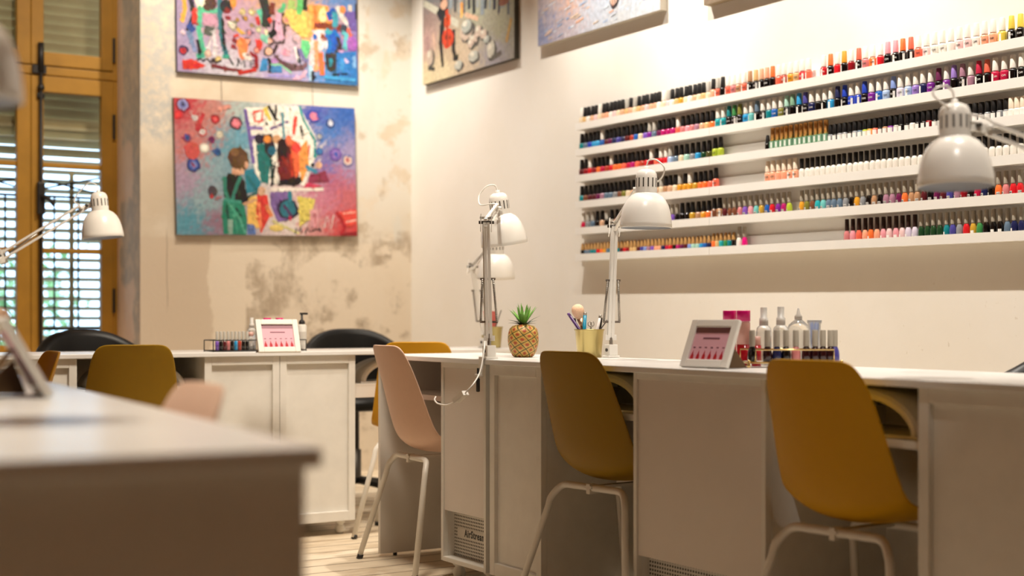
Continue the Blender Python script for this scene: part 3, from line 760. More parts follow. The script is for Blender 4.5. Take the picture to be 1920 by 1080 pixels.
# ---------------------------------------------------------------- task lamps
def task_lamp(label, base, elbow, mouth, head_axis, rot_cable=0, clamp='top', side=Vector((1, 0, 0)), loop=None, cable=None, springs=True, slots=14, spread=None):
    """spring-balanced lamp: clamp on a table edge, two-bar lower arm, two-bar upper arm, bell shade; all points in room axes"""
    base, elbow, mouth = Vector(base), Vector(elbow), Vector(mouth)
    base.z += .0004
    ax = Vector(head_axis).normalized(); hc_w = mouth + ax * .140     # housing centre above the mouth of the shade
    ud = (hc_w - elbow).normalized(); bk_ = ud - ax * ud.dot(ax); bk_.normalize()
    joint = hc_w - bk_ * .055 - ud * .02
    t = thing('task_lamp', label, 'lamp', base, 0, 'white spring-arm lamps')
    B = lambda p: Vector(p) - base
    e, j = B(elbow), B(joint)
    side = Vector(side).normalized()
    c = MB()
    c.box((-.024, -.02, 0), (.024, .02, .008), WLAMP, bev=.002); c.box((-.0175, -.0165, .008), (.0175, .0165, .046), WLAMP, bev=.002)
    c.lathe([(.0065, .044), (.0065, .085)], STEEL, 12); c.lathe([(0, 0), (.006, 0), (.006, .004), (0, .004)], DARKSTEEL, 10, Matrix.Translation((-.017, 0, .027)) @ Matrix.Rotation(-PI / 2, 4, 'Y'))
    c.build('clamp_base', None, t)
    if cable:
        k = MB(); k.box((-.036, -.010, -.052), (-.0285, .010, .008), WLAMP, bev=.001); k.box((-.052, -.010, -.058), (-.0285, .010, -.050), WLAMP, bev=.001)
        k.build('clamp_bracket', None, t)
        MB().lathe([(.0035, -.110), (.0065, -.108), (.0065, -.066), (.0035, -.064), (.0035, -.030)], GRILLEBLACK, 12, Matrix.Translation((-.044, 0, 0))).build('clamp_screw', None, t)
    low0 = Vector((0, 0, .07))
    d = (e - low0).normalized()
    la = MB(); u = side
    for s in (-.0058, .0058): la.bar(low0 + u * s, e + u * s, .0105, .012, WLAMP, side=u[:])
    la.bar(low0 - u * .019, low0 + u * .019, .018, .01, WLAMP, side=d[:])
    la.build('lower_arm', None, t)
    sp = MB()
    for s in (-.024, .024):
        a = low0 + d * .055 + u * s * 1.15; b2 = low0 + d * (.055 + .145) + u * s * .75
        pts = []
        w = (b2 - a).normalized(); p1 = w.orthogonal().normalized(); p2 = w.cross(p1)
        for k in range(150):
            ang = k * PI / 3.2; q = a + (b2 - a) * (k / 149)
            pts.append(q + (p1 * math.cos(ang) + p2 * math.sin(ang)) * .0042)
        sp.tube(pts, .0011, STEEL, 4); sp.tube([a, b2], .0040, STEEL, 6)
    sp.bar(low0 + d * .2 - u * .026, low0 + d * .2 + u * .026, .007, .007, STEEL); sp.bar(low0 + d * .055 - u * .03, low0 + d * .055 + u * .03, .007, .007, STEEL)
    sp.build('spring', None, t)
    # upper arm
    ud = (j - e).normalized(); un = ud.cross(u); un = un.normalized() if un.length > .1 else Vector((0, 0, 1))
    if un.z < 0: un = -un
    ua = MB()
    a0 = e - ud * .03
    for s, q in ((.013, 0), (-.013, 0)): ua.bar(a0 + un * s, j + un * s, .010, .008, WLAMP, side=u[:])
    ua.build('upper_arm', None, t)
    el = MB()
    for s in (-.018, .018): el.bar(e - un * .03 - ud * .012 + u * s, e + un * .028 + ud * .002 + u * s, .003, .030, WLAMP, side=u[:])
    el.tube([e - u * .026, e + u * .026], .0055, DARKSTEEL, 8); el.tube([e + un * .016 - u * .022, e + un * .016 + u * .022], .004, STEEL, 8)
    el.build('elbow_joint', None, t)
    s2 = MB(); a = e + ud * .03; b2 = e + ud * .17
    s2.tube([a - un * .004, b2 + un * .004], .004, STEEL, 8); s2.build('upper_spring', None, t)
    # head
    ax = Vector(head_axis).normalized()          # from the opening up to the top
    hc = B(hc_w); back = bk_
    Q = Vector((0, 0, 1)).rotation_difference(ax).to_matrix().to_4x4()
    M = Matrix.Translation(hc) @ Q
    sh = MB()
    outer = [(.0835, -.141), (.086, -.139), (.0852, -.126), (.0825, -.105), (.0785, -.085), (.0725, -.066), (.0640, -.050), (.0525, -.037), (.0365, -.027)]
    sh.lathe(outer, WLAMP, 40, M, cap=False)
    sh.lathe([(r - .0015, z) for r, z in outer][::-1], WLAMPIN, 40, M, cap=False)
    so = sh.build('lamp_shade', None, t)
    hs = MB()
    hs.lathe([(.0355, -.030), (.0355, .022), (.0335, .036), (.0275, .046), (.018, .051), (0, .052)], WLAMP, 32, M)
    hs.lathe([(.008, .051), (.008, .061), (0, .061)], WLAMP, 14, M)
    ho = hs.build('lamp_housing', None, t)
    v = MB()
    for k in range(slots):
        aa = 2 * PI * k / slots + .2
        mm = M @ Matrix.Rotation(aa, 4, 'Z')
        v.box((.0350, -.0021, -.008), (.0359, .0021, .022), mat('slot_shadow', (.05, .04, .03), .8), mm)
    v.build('vent_slots', None, ho)
    br = MB(); br.tube([j - u * .016, j + u * .016], .007, WLAMP, 10); br.bar(j - ud * .012, hc - back * .033, .020, .006, WLAMP, side=un[:]); br.tube([hc - back * .05 - u * .014, hc - back * .05 + u * .014], .006, DARKSTEEL, 8)
    br.build('head_bracket', None, t)
    # cable loop from the top of the housing back to the arm
    top = hc + ax * .061
    L = Vector(loop) if loop is not None else -back * .08
    cb = MB()
    end = j + un * .016
    pts = crv([top, top + ax * .022 + L * .12, top + ax * .030 + L * .55, top + ax * .010 + L * 1.0, (top + end) * .5 + L * .95, end + L * .35 + ax * .01, end], 7)
    cb.tube(pts, .0026, WLAMP, 8)
    cb.tube([end, e + un * .016, e - d * .0 - u * .012, low0 - u * .014], .0024, WLAMP, 6)
    co = cb.build('cable', None, t)
    if cable:
        pts = crv([B(p) for p in cable], 8)
        MB().tube(pts, .0027, WLAMP, 8).build('cable', None, t)
        k = int(len(pts) * .52); p, q = pts[k - 4], pts[k + 6]
        MB().bar(p, q, .026, .016, WLAMP).build('inline_switch', None, t)
    return t

# lamp clamped where the two counter worktops meet
RT, BK, UP = Vector((CA, -SA, 0)), Vector((SA, CA, 0)), Vector((0, 0, 1))     # picture right / away from the camera / up
bs = Vector((2.457, 4.124, DT))
lead = [at(909, 640, 4.74), at(906, 668, 4.70), at(899, 700, 4.66), at(886, 722, 4.62), at(874, 735, 4.62), at(862, 747, 4.64), at(840, 759, 4.68), at(822, 757, 4.74), at(815, 750, 4.82), at(817, 744, 4.88)]
task_lamp('white spring-arm lamp at the pineapple with its cord hanging over a cabinet', bs, at(912, 417, 4.80), at(946, 459, 5.22), RT * -.13 + UP * .98 - BK * .10, side=RT, loop=RT * -.065 - UP * .03, cable=lead)
task_lamp('white spring-arm lamp behind the gold pen cup, shade before the shelves', (2.905, 4.045, DT), at(1153, 424, 4.93), at(1211, 427, 4.66), UP + RT * .012, side=RT, loop=RT * .055 - UP * .02 - BK * .03)
task_lamp('blurred white lamp reaching in from the right edge before the shelves', (2.93, 1.90, DT), (2.95, 1.90, 1.17), at(1792, 350, 3.26), UP + BK * .05, side=(.3, .6, 0), loop=RT * -.055 + UP * .0 - BK * .02)
task_lamp('white spring-arm lamp reaching right in front of the window', (.985, 5.62, DT), at(4, 480, 5.90), at(193, 446, 5.93), UP - RT * .10, side=BK, loop=RT * -.06)
task_lamp('blurred white lamp on the corner desk, behind the pineapple lamp', at(909, 652.5, 6.62).xy.to_3d() + Vector((0, 0, DT)), at(886, 500, 6.6), at(930, 523, 6.42), UP - BK * .08, side=RT, loop=RT * -.05)
task_lamp('very blurred white lamp shade entering at the upper left edge', (-.10, 1.75, DT), (-.16, 1.95, 1.20), at(-84, 186, 1.88), UP + RT * .02, side=BK, loop=RT * -.05)

# ---------------------------------------------------------------- pineapple
pt = at(981, 669.5, 5.03)
pa = thing('pineapple_ornament', 'ornamental pineapple with green leaves standing on the worktop by the lamp', 'ornament', (pt.x, pt.y, DT))
def pine_mat():
    n = NT('pineapple_skin')
    ang = n.math('ARCTAN2', n.y, n.x); u = n.math('DIVIDE', ang, 2 * PI)
    # two families of spirals make the lozenges
    a = n.math('FRACT', n.math('ADD', n.math('MULTIPLY', u, 9.0), n.math('MULTIPLY', n.z, 26.0)))
    b2 = n.math('FRACT', n.math('SUBTRACT', n.math('MULTIPLY', u, 6.0), n.math('MULTIPLY', n.z, 38.0)))
    da = n.math('ABSOLUTE', n.math('SUBTRACT', a, .5)); db = n.math('ABSOLUTE', n.math('SUBTRACT', b2, .5))
    e = n.math('MAXIMUM', da, db)
    eye = n.math('SUBTRACT', 1.0, n.step(n.math('ADD', n.math('POWER', da, 2.0), n.math('POWER', db, 2.0)), .02, .085))
    gr = n.step(n.math('ADD', e, n.math('MULTIPLY', n.math('SUBTRACT', n.noise(90, 4, .6), .5), .10)), .43, .465)
    c = n.mix(n.step(n.noise(60, 5, .7), .35, .65), (.46, .24, .045), (.62, .40, .10))
    c = n.mix(n.math('MULTIPLY', eye, .9), c, (.36, .035, .012))
    c = n.mix(gr, c, (.028, .06, .012))
    return n.finish(c, .5, n.math('SUBTRACT', .5, e), .6, .006)
prof = [(0, 0), (.030, 0), (.038, .005), (.047, .022), (.0535, .045), (.055, .064), (.0535, .084), (.049, .100), (.038, .111), (.020, .1155), (0, .117)]
MB().lathe(prof, pine_mat(), 36).build('fruit', None, pa)
LG = mat('pineapple_leaf', (.15, .38, .045), .45, noise=.35, nscale=60); LD = mat('pineapple_dark_leaf', (.02, .06, .02), .5, noise=.3, nscale=60)
def blade(mb, az, out, up, w, m, curl):
    rows = 6; vs = []; fs = []
    for i in range(rows + 1):
        t = i / rows; r = .008 + out * (t ** 1.1); z = .113 + up * t - curl * t * t
        ww = w * (1 - t) ** .7 * (.6 + .8 * t if t < .4 else 1)
        for s, dz in ((-1, .004), (0, 0), (1, .004)):
            vs.append((r * math.cos(az) - s * ww * math.sin(az), r * math.sin(az) + s * ww * math.cos(az), z + dz * (1 - t)))
    for i in range(rows):
        for k in range(2): q = i * 3 + k; fs.append((q, q + 1, q + 4, q + 3))
    mb.add(vs, fs, m, True)
lv = MB(); ld = MB()
for k in range(9): blade(ld, k * 2 * PI / 9 + .2, random.uniform(.048, .066), random.uniform(.012, .046), .0065, LD, random.uniform(.006, .02))
for k in range(14): blade(lv, k * 2 * PI / 14, random.uniform(.030, .050), random.uniform(.056, .076), .0100, LG, .006)
for k in range(7): blade(lv, k * 2 * PI / 7 + .4, random.uniform(.010, .02), random.uniform(.068, .082), .008, LG, 0)
lv.build('inner_leaves', None, pa); ld.build('outer_leaves', None, pa)

# ---------------------------------------------------------------- gold cups and what stands in them
def cup(label, loc, s=1):
    t = thing('pen_cup', label, 'cup', loc)
    M = Matrix.Scale(s, 4)
    MB().lathe([(0, .001), (.041, .001), (.0425, .003), (.0505, .092), (.0535, .0965), (.054, .0995), (.0515, .0995), (.0485, .092), (.0415, .005), (0, .004)], PALEGOLD, 40, M).build('bucket', None, t)
    MB().lathe([(.0408, 0), (.0430, 0), (.0434, .003), (.0408, .003)], PALEGOLD, 40, M, cap=False).build('bottom_rim', None, t)
    return t
cp = at(1105, 669.2, 5.02); cp.z = DT
cup('pale gold metal pen cup standing by the lamp behind the olive chair', cp)
def stick(name, label, cat, p0, p1, r, m, tip=None, tipm=None, tipname='tip', group='tools in the gold cup'):
    o = thing(name, label, cat, p0, 0, group)
    a = Vector((0, 0, 0)); b2 = p1 - p0
    MB().tube([a, b2 * (tip if tip else 1)], r, m, 12).build('barrel', None, o)
    if tip: MB().tube([b2 * tip, b2], [r * 1.02, r * .9], tipm, 12).build(tipname, None, o)
    return o
def in_cup(dx, dy, z, c=None): c = c or cp; return c + RT * dx + BK * dy + Vector((0, 0, z))
stick('marker_pen', 'purple pen leaning left out of the gold cup', 'pen', in_cup(.024, -.022, .012), in_cup(-.076, -.012, .156), .0055, mat('pen_purple', lin('#4a2a63'), .35), .93, mat('pen_purple_cap', lin('#5d3a78'), .3), 'cap')
stick('marker_pen', 'teal blue pen upright in the gold cup below the brush head', 'pen', in_cup(-.022, -.018, .012), in_cup(-.016, -.022, .158), .0062, mat('pen_teal', lin('#0d86a6'), .3), .94, STEEL, 'end_cap')
stick('marker_pen', 'white pen leaning right in the gold cup', 'pen', in_cup(.010, .01, .012), in_cup(.040, .012, .150), .0050, mat('pen_white', (.78, .72, .68), .35), .92, STEEL, 'end_cap')
stick('cuticle_pusher', 'silver tool with square end left of the powder brush', 'tool', in_cup(-.028, .012, .012), in_cup(-.052, .014, .138), .0042, mat('frost_white', (.75, .74, .72), .3), .9, DARKSTEEL, 'ferrule')
tw = thing('nail_file', 'dark nail file leaning far right out of the gold cup', 'nail file', in_cup(-.022, -.004, .015), 0, 'tools in the gold cup')
q = in_cup(.078, -.004, .152) - in_cup(-.022, -.004, .015); MB().bar((0, 0, 0), q, .010, .0035, mat('file_grey', (.10, .085, .09), .6)).build('blade', None, tw)
tw = thing('tweezers', 'steel tweezers standing between the white pen and dark file', 'tweezers', in_cup(.026, .015, .012), 0, 'tools in the gold cup')
for s in (-1, 1): MB().bar((s * .004, 0, 0), (.022 + s * .0008, 0, .128), .006, .002, DARKSTEEL).build('arm', None, tw)
sc = thing('nail_scissors', 'small scissors with ring handles showing above the gold cup rim', 'scissors', in_cup(.002, .02, .012), 0, 'tools in the gold cup')
MB().bar((0, 0, 0), (.006, 0, .098), .006, .003, STEEL).build('blade', None, sc)
for s in (-1, 1):
    MB().tube([(.006 + s * .007 + .006 * math.cos(a), 0, .106 + .008 * math.sin(a)) for a in [k * PI / 8 for k in range(16)]], .0014, STEEL, 6, closed=True).build('ring_handle', None, sc)
pb = thing('powder_brush', 'big peach powder brush with rose gold handle in the gold cup', 'makeup brush', in_cup(.004, .006, .012), 0, 'tools in the gold cup')
q = in_cup(-.033, .010, .140) - in_cup(.004, .006, .012); qd = q.normalized()
MB().tube([(0, 0, 0), q * .62], [.004, .0065], mat('rose_gold', (.75, .42, .25), .3, metal=.9), 12).build('handle', None, pb)
MB().tube([q * .62, q], [.007, .0125], mat('rose_gold2', (.70, .45, .28), .3, metal=.9), 14).build('ferrule', None, pb)
HAIR = mat('peach_bristles', lin('#f2c8a6'), .8, noise=.12, nscale=200, bump=.6)
MQ = Matrix.Translation(q) @ Vector((0, 0, 1)).rotation_difference(qd).to_matrix().to_4x4()
MB().lathe([(.0115, -.004), (.017, .006), (.0215, .018), (.0225, .028), (.020, .038), (.013, .0455), (.005, .0485), (0, .049)], HAIR, 26, MQ).build('bristles', None, pb)
# corner desk cup
c2 = at(922, 652, 6.70); c2.z = DT
cup('blurred gold pen cup on the corner desk behind the pineapple lamp', c2)
fo = thing('nail_file', 'black nail file leaning right out of the corner cup', 'nail file', in_cup(-.01, -.005, .012, c2), 0, 'tools in the corner cup')
MB().bar((0, 0, 0), RT * .055 + Vector((0, 0, .165)), .014, .004, GRILLEBLACK).build('blade', None, fo)
for dx, ex, cc, lb in ((.0, -.040, '#e58f86', 'pink card strip leaning left out of the corner cup'), (.0, .008, '#e8796c', 'coral card strip leaning right out of the corner cup')):
    fo = thing('card_strip', lb, 'card', in_cup(dx, .012, .012, c2), 0, 'tools in the corner cup')
    MB().bar((0, 0, .0), RT * (ex - dx) + Vector((0, 0, .16)), .034, .003, mat('card_' + cc[1:], lin(cc), .6), side=RT[:]).build('sheet', None, fo)
# foreground cup with brush at the left edge
c3 = Vector(at(-52, 729, 2.80)); c3.z = DT
cup('blurred gold cup on the foreground table, cut by the left edge', c3)
pb = thing('powder_brush', 'blurred peach powder brush at the left edge above the foreground table', 'makeup brush', in_cup(0, 0, .012, c3))
MB().tube([(0, 0, 0), RT * .050 + Vector((0, 0, .104))], [.004, .008], mat('rose_gold', (0, 0, 0)), 12).build('handle', None, pb)
MB().lathe([(.0115, -.004), (.017, .004), (.0205, .014), (.0205, .024), (.013, .034), (0, .038)], HAIR, 24, Matrix.Translation(RT * .053 + Vector((0, 0, .108)))).build('bristles', None, pb)

# ---------------------------------------------------------------- card frames
def card_frame(label, loc, rotz, w=.172, hgt=.140, lean=R(23)):
    """leaning photo frame with easel; local front is -y, bottom edge on z=0"""
    t = thing('colour_card_stand', label, 'picture frame', loc, rotz, 'white colour-card frames')
    L = Matrix.Translation((0, 0, .0145 * math.sin(lean))) @ Matrix.Rotation(-lean, 4, 'X')
    bw = .022; s = MB()
    for a, c in (((-w / 2, 0, 0), (-w / 2 + bw, .014, hgt)), ((w / 2 - bw, 0, 0), (w / 2, .014, hgt)), ((-w / 2 + bw, 0, 0), (w / 2 - bw, .014, bw)), ((-w / 2 + bw, 0, hgt - bw), (w / 2 - bw, .014, hgt))):
        s.box(a, c, WLAMP, L, bev=.0025)
    s.build('frame', None, t)
    cx, cz = w / 2 - bw, hgt - 2 * bw
    c = MB(); y = .006
    c.box((-cx, y, bw), (cx, y + .003, hgt - bw), CARDPINK, L)
    c.box((-cx, y - .0004, hgt - bw - .016), (cx, y, hgt - bw), CARDTOP, L)
    c.box((-.03, y - .0005, hgt - bw - .034), (.03, y, hgt - bw - .030), CARDTXT, L)
    for k in range(6):
        x = -cx + (k + .5) * 2 * cx / 6
        c.box((x - .004, y - .0005, bw + .035), (x + .004, y, bw + .038), CARDTXT, L)
        c.add([L @ Vector(p) for p in ((x - .006, y - .0006, bw + .002), (x + .006, y - .0006, bw + .002), (x + .0055, y - .0006, bw + .012), (x + .002, y - .0006, bw + .018), (x, y - .0006, bw + .029), (x - .003, y - .0006, bw + .018), (x - .0055, y - .0006, bw + .012))], [(0, 1, 2, 3, 4, 5, 6)], CARDRED)
    c.build('colour_card', None, t)
    e = MB(); tp = L @ Vector((0, .014, hgt * .62)); 
    dirn = Vector((0, math.sin(lean) * .9 + .03, 0))
    yb = tp.y + .058
    e.add([(-.03, tp.y, tp.z), (.03, tp.y, tp.z), (.070, yb, .001), (-.070, yb, .001), (-.03, tp.y + .003, tp.z), (.03, tp.y + .003, tp.z), (.070, yb + .003, .001), (-.070, yb + .003, .001)],
          [(0, 1, 2, 3), (7, 6, 5, 4), (0, 4, 5, 1), (1, 5, 6, 2), (2, 6, 7, 3), (3, 7, 4, 0)], KRAFT)
    lo = L @ Vector((0, .0145, .02))
    e.add([(.0705, lo.y + .004, .0015), (.0705, yb, .0015), (.0705, lo.y + .026, .062), (.0685, lo.y + .004, .0015), (.0685, yb, .0015), (.0685, lo.y + .026, .062)], [(0, 1, 2), (5, 4, 3), (0, 3, 4, 1), (1, 4, 5, 2), (2, 5, 3, 0)], KRAFT)
    e.build('easel_back', None, t)
    return t
fp = at(1316, 690, 3.88); fp.z = DT
card_frame('white framed pink colour card on the counter, left of the gold polish tray', fp, R(-82))
fp = at(525.5, 658, 5.62); fp.z = DT
card_frame('white framed pink colour card before the black wire rack', fp, R(-6))
fp = at(88, 742, 2.50); fp.z = DT
card_frame('blurred card frame seen edge-on at the left end of the foreground table', fp, R(84), hgt=.152, lean=R(29))

# ---------------------------------------------------------------- gold tray with polishes and pots
tA, tB = at(1404, 681, 3.93), at(1578, 680, 3.95)
tA.z = tB.z = DT
tx = (tB - tA); TL = tx.length; tx.normalize(); ty = Vector((-tx.y, tx.x, 0))
trz = math.atan2(tx.y, tx.x)
tr = thing('polish_tray', 'gold wire tray with ball feet holding dark polishes and pots', 'tray', tA, trz)
MB().box((0, 0, .012), (TL, .105, .0165), mat('tray_white', (.78, .75, .70), .3), bev=.001).build('tray_board', None, tr)
rw = MB(); rh = .05
rw.tube([(.02, .004, .016), (.02, .004, rh), (TL - .02, .004, rh), (TL - .02, .004, .016)], .0022, GOLD, 8)
rw.build('front_rail', None, tr)
rb = MB(); rb.tube([(.0, .1, .016), (.0, .1, rh), (TL, .1, rh), (TL, .1, .016)], .0022, GOLD, 8); rb.build('rear_rail', None, tr)
eg = MB(); eg.tube([(0, 0, .0145), (TL, 0, .0145), (TL, .105, .0145), (0, .105, .0145)], .003, GOLD, 8, closed=True); eg.build('edge_wire', None, tr)
for x, y in ((.0, .0), (TL, .0), (0, .105), (TL, .105)):
    MB().lathe([(0, 0), (.0045, .001), (.006, .006), (.0045, .011), (.003, .0125), (.005, .016), (.003, .021), (0, .022)], GOLD, 14, Matrix.Translation((x, y, 0))).build('ball_foot', None, tr)
tcols = 'black oxblood navy black rose oxblood oxblood oxblood oxblood indigo'.split()
txs = [.004, .052, .082, .111, .142, .175, .203, .228, .252, .272]
lab = ['nearly black polish at the left end of the gold tray', 'dark plum polish, second from left on the gold tray', 'deep blue polish on the gold tray', 'black polish between the blue and pink ones on the gold tray',
       'pink polish in the middle of the gold tray', 'dark red-black polish next right of the pink one on the gold tray', 'dark red-black polish second right of the pink one on the gold tray',
       'dark red-black polish third right of the pink one on the gold tray', 'dark red-black polish beside the purple one on the gold tray', 'purple polish at the right end of the gold tray']
sc_ = TL / .272
for x, c, l in zip(txs, tcols, lab):
    p = tA + tx * (min(.012 + x * sc_ * .93, TL - .012)) + ty * .024; p.z = DT + .0168
    one_bottle('round', 'taupe', c, p, trz + PI / 2, l, 'polishes on the gold tray', None, None, 1.02)
def on_tray(px, depth, dz=.0):
    p = at(px, 700, depth); p.z = DT + dz; return p
FRED = mat('red_liquid', lin('#b81425'), .15, trans=.2); FPINK = mat('fuchsia_lid', lin('#e0107a'), .25); BLUEP = mat('blue_brushes', lin('#1565b8'), .4)
PINKP = mat('pale_pink_plastic', lin('#e8b3a6'), .25, trans=.25)
def pot(label, loc, group):
    t = thing('remover_pot', label, 'bottle', loc, 0, group)
    MB().lathe([(0, 0), (.0185, 0), (.0195, .002), (.0195, .062), (0, .062)], FRED, 24).build('liquid', None, t)
    MB().lathe([(0, .0622), (.0195, .0622), (.0195, .124), (.017, .128), (0, .128)], PINKP, 24).build('upper_body', None, t)
    MB().lathe([(0, .1285), (.0198, .1285), (.0198, .158), (.0188, .160), (0, .160)], FPINK, 24).build('flip_lid', None, t)
    return t
pot('pink-lidded red remover bottle, left of two behind the gold tray', on_tray(1368, 4.16), 'pink-lidded bottles')
pot('pink-lidded red remover bottle, right of two behind the gold tray', on_tray(1394, 4.11), 'pink-lidded bottles')
def spray(label, loc, s=1.0, group=None):
    t = thing('spray_bottle', label, 'bottle', loc, 0, group); M = Matrix.Scale(s, 4)
    MB().lathe([(0, 0), (.021, 0), (.0225, .002), (.0225, .095), (.020, .107), (.013, .114), (0, .114)], CLEARP, 24, M).build('bottle_body', None, t)
    MB().lathe([(0, .1142), (.0128, .1142), (.0128, .135), (.0095, .1355), (.0095, .165), (.0088, .166), (0, .166)], FROST, 20, M).build('spray_cap', None, t)
    return t
spray('clear spray bottle, left of two behind the gold tray', on_tray(1432, 4.13), 1.02, 'clear spray bottles')
spray('clear spray bottle, right of two behind the gold tray', on_tray(1464, 4.11), 1.03, 'clear spray bottles')
t = thing('dropper_bottle', 'clear domed bottle with a pointed tip behind the gold tray', 'bottle', on_tray(1497, 4.20))
MB().lathe([(0, 0), (.036, 0), (.040, .003), (.041, .070), (.037, .098), (.028, .118), (.015, .130), (.010, .134), (0, .134)], CLEARP, 28).build('bottle_body', None, t)
MB().lathe([(0, .1343), (.011, .1343), (.0115, .144), (.006, .150), (.003, .166), (.001, .168), (0, .168)], FROST, 16).build('pointed_cap', None, t)
t = thing('brush_jar', 'clear jar of blue applicators behind the right end of the tray', 'jar', on_tray(1527, 4.13))
MB().lathe([(.0, 0), (.018, 0), (.018, .120), (.021, .126), (.021, .132), (.0195, .132), (.0165, .120), (.0165, .003), (0, .003)], CLEARP, 24).build('jar_body', None, t)
bb = MB()
for k in range(7):
    a = k * .9; bb.tube([(.008 * math.cos(a), .008 * math.sin(a), .004), (.011 * math.cos(a + .4), .011 * math.sin(a + .4), .122)], .002, BLUEP, 6)
bb.build('applicators', None, t)
t = thing('glitter_pot', 'small red jar behind the left polishes of the gold tray', 'jar', on_tray(1418, 4.08))
MB().lathe([(0, 0), (.014, 0), (.0145, .06), (0, .06)], FRED, 20).build('jar_body', None, t)
MB().lathe([(0, .0603), (.013, .0603), (.012, .085), (0, .086)], PINKP, 20).build('jar_lid', None, t)

# ---------------------------------------------------------------- black rack on the window row
def on_y(px, Y):
    t = (px - 960) / F
    return Y * (CA * t + SA) / (CA - SA * t)
rA = Vector((on_y(400, BY + .12), BY + .12, DT))
rk = thing('wire_rack', 'black wire rack of polishes and bottles on the window row', 'rack', (rA.x, BY + .12, DT))
RL = on_y(574, BY + .12) - rA.x
m = MB()
for z in (.004, .047): m.tube([(0, 0, z), (RL, 0, z), (RL, .11, z), (0, .11, z)], .0022, IRON, 6, closed=True)
m.build('rails', None, rk)
for x, y in ((0, 0), (RL, 0), (RL, .11), (0, .11)): MB().tube([(x, y, 0), (x, y, .048)], .0024, IRON, 6).build('post', None, rk)
MB().box((.002, .002, .003), (RL - .002, .108, .005), IRON).build('rack_floor', None, rk)
rc = 'violet black maroon rose black skyblue brick black black'.split()
rl = ['violet polish at the left end of the black rack', 'black polish second from left in the black rack', 'maroon polish third from left in the black rack', 'pale rose polish in the black rack', 'black polish between rose and blue in the black rack',
      'bright blue polish in the black rack', 'brick red polish right of the blue one in the black rack', 'black polish second right of the blue one in the black rack', 'black polish nearest the clear bottles in the black rack']
for k, (c, l) in enumerate(zip(rc, rl)):
    one_bottle('vial', 'silver', c, (on_y(407 + k * 7.05, BY + .14), BY + .14, DT + .0055), -PI / 2, l, 'polishes in the black rack')
def rp(px, off=0): return (on_y(px, BY + .175 + off), BY + .175 + off, DT + .0055)
spray('clear spray bottle standing in the black wire rack', rp(472), .82)
t = thing('clear_bottle', 'short clear bottle in the black rack beside the card frame', 'bottle', (on_y(470, BY + .15), BY + .15, DT + .0055))
MB().lathe([(0, 0), (.0165, 0), (.017, .05), (.012, .058), (0, .058)], CLEARP, 20).build('bottle_body', None, t)
MB().lathe([(0, .0583), (.0115, .0583), (.0115, .075), (0, .0755)], PINKP, 16).build('cap', None, t)
t1 = pot('pink-lidded bottle behind the back card frame, left of two', (on_y(501, BY + .205), BY + .205, DT + .0055), 'pink-lidded bottles')
t2 = pot('pink-lidded bottle behind the back card frame, right of two', (on_y(524, BY + .205), BY + .205, DT + .0055), 'pink-lidded bottles')
for q in (t1, t2): q.scale = (.86, .86, .84)
t = thing('pump_bottle', 'white bottle with black pump at the right end of the rack', 'bottle', (rp(566)[0], BY + .175, DT + .0055))
MB().lathe([(0, 0), (.019, 0), (.020, .002), (.020, .100), (.016, .106), (0, .107)], mat('white_bottle', (.72, .69, .63), .4), 22).build('bottle_body', None, t)
pu = MB(); pu.lathe([(0, .1073), (.0135, .1073), (.0135, .118), (.005, .128), (.0045, .150), (0, .150)], GRILLEBLACK, 16)
pu.box((-.008, -.006, .148), (.026, .006, .157), GRILLEBLACK, bev=.002); pu.build('pump', None, t)
MB().lathe([(.0202, .03), (.0202, .075)], mat('bottle_print', (.60, .56, .50), .5), 22, cap=False).build('label', None, t)

# ---------------------------------------------------------------- paintings
def paint_mat():
    m = bpy.data.materials.new('oil_paint'); m.use_nodes = True; nt = m.node_tree; b = nt.nodes['Principled BSDF']
    a = nt.nodes.new('ShaderNodeVertexColor'); a.layer_name = 'paint'
    tc = nt.nodes.new('ShaderNodeTexCoord'); n = nt.nodes.new('ShaderNodeTexNoise'); n.inputs['Scale'].default_value = 45; n.inputs['Detail'].default_value = 6
    nt.links.new(tc.outputs['Object'], n.inputs['Vector'])
    mx = nt.nodes.new('ShaderNodeMix'); mx.data_type = 'RGBA'; mx.blend_type = 'OVERLAY'; mx.inputs[0].default_value = .35
    nt.links.new(a.outputs['Color'], mx.inputs[6]); nt.links.new(n.outputs['Color'], mx.inputs[7])
    hs = nt.nodes.new('ShaderNodeHueSaturation'); hs.inputs['Saturation'].default_value = 1.0; nt.links.new(mx.outputs[2], hs.inputs['Color'])
    nt.links.new(a.outputs['Color'], b.inputs['Base Color']); b.inputs['Roughness'].default_value = .5
    vv = nt.nodes.new('ShaderNodeMix'); vv.data_type = 'RGBA'; vv.blend_type = 'MULTIPLY'; vv.inputs[0].default_value = .5
    rp_ = nt.nodes.new('ShaderNodeValToRGB'); rp_.color_ramp.elements[0].color = (.55, .55, .55, 1); rp_.color_ramp.elements[1].color = (1.25, 1.25, 1.25, 1); rp_.color_ramp.elements[0].position = .3; rp_.color_ramp.elements[1].position = .7
    nt.links.new(n.outputs['Fac'], rp_.inputs[0]); nt.links.new(a.outputs['Color'], vv.inputs[6]); nt.links.new(rp_.outputs[0], vv.inputs[7]); nt.links.new(vv.outputs[2], b.inputs['Base Color'])
    bp = nt.nodes.new('ShaderNodeBump'); bp.inputs['Strength'].default_value = .25; bp.inputs['Distance'].default_value = .003
    nt.links.new(n.outputs['Fac'], bp.inputs['Height']); nt.links.new(bp.outputs[0], b.inputs['Normal'])
    return m
PAINT = paint_mat()
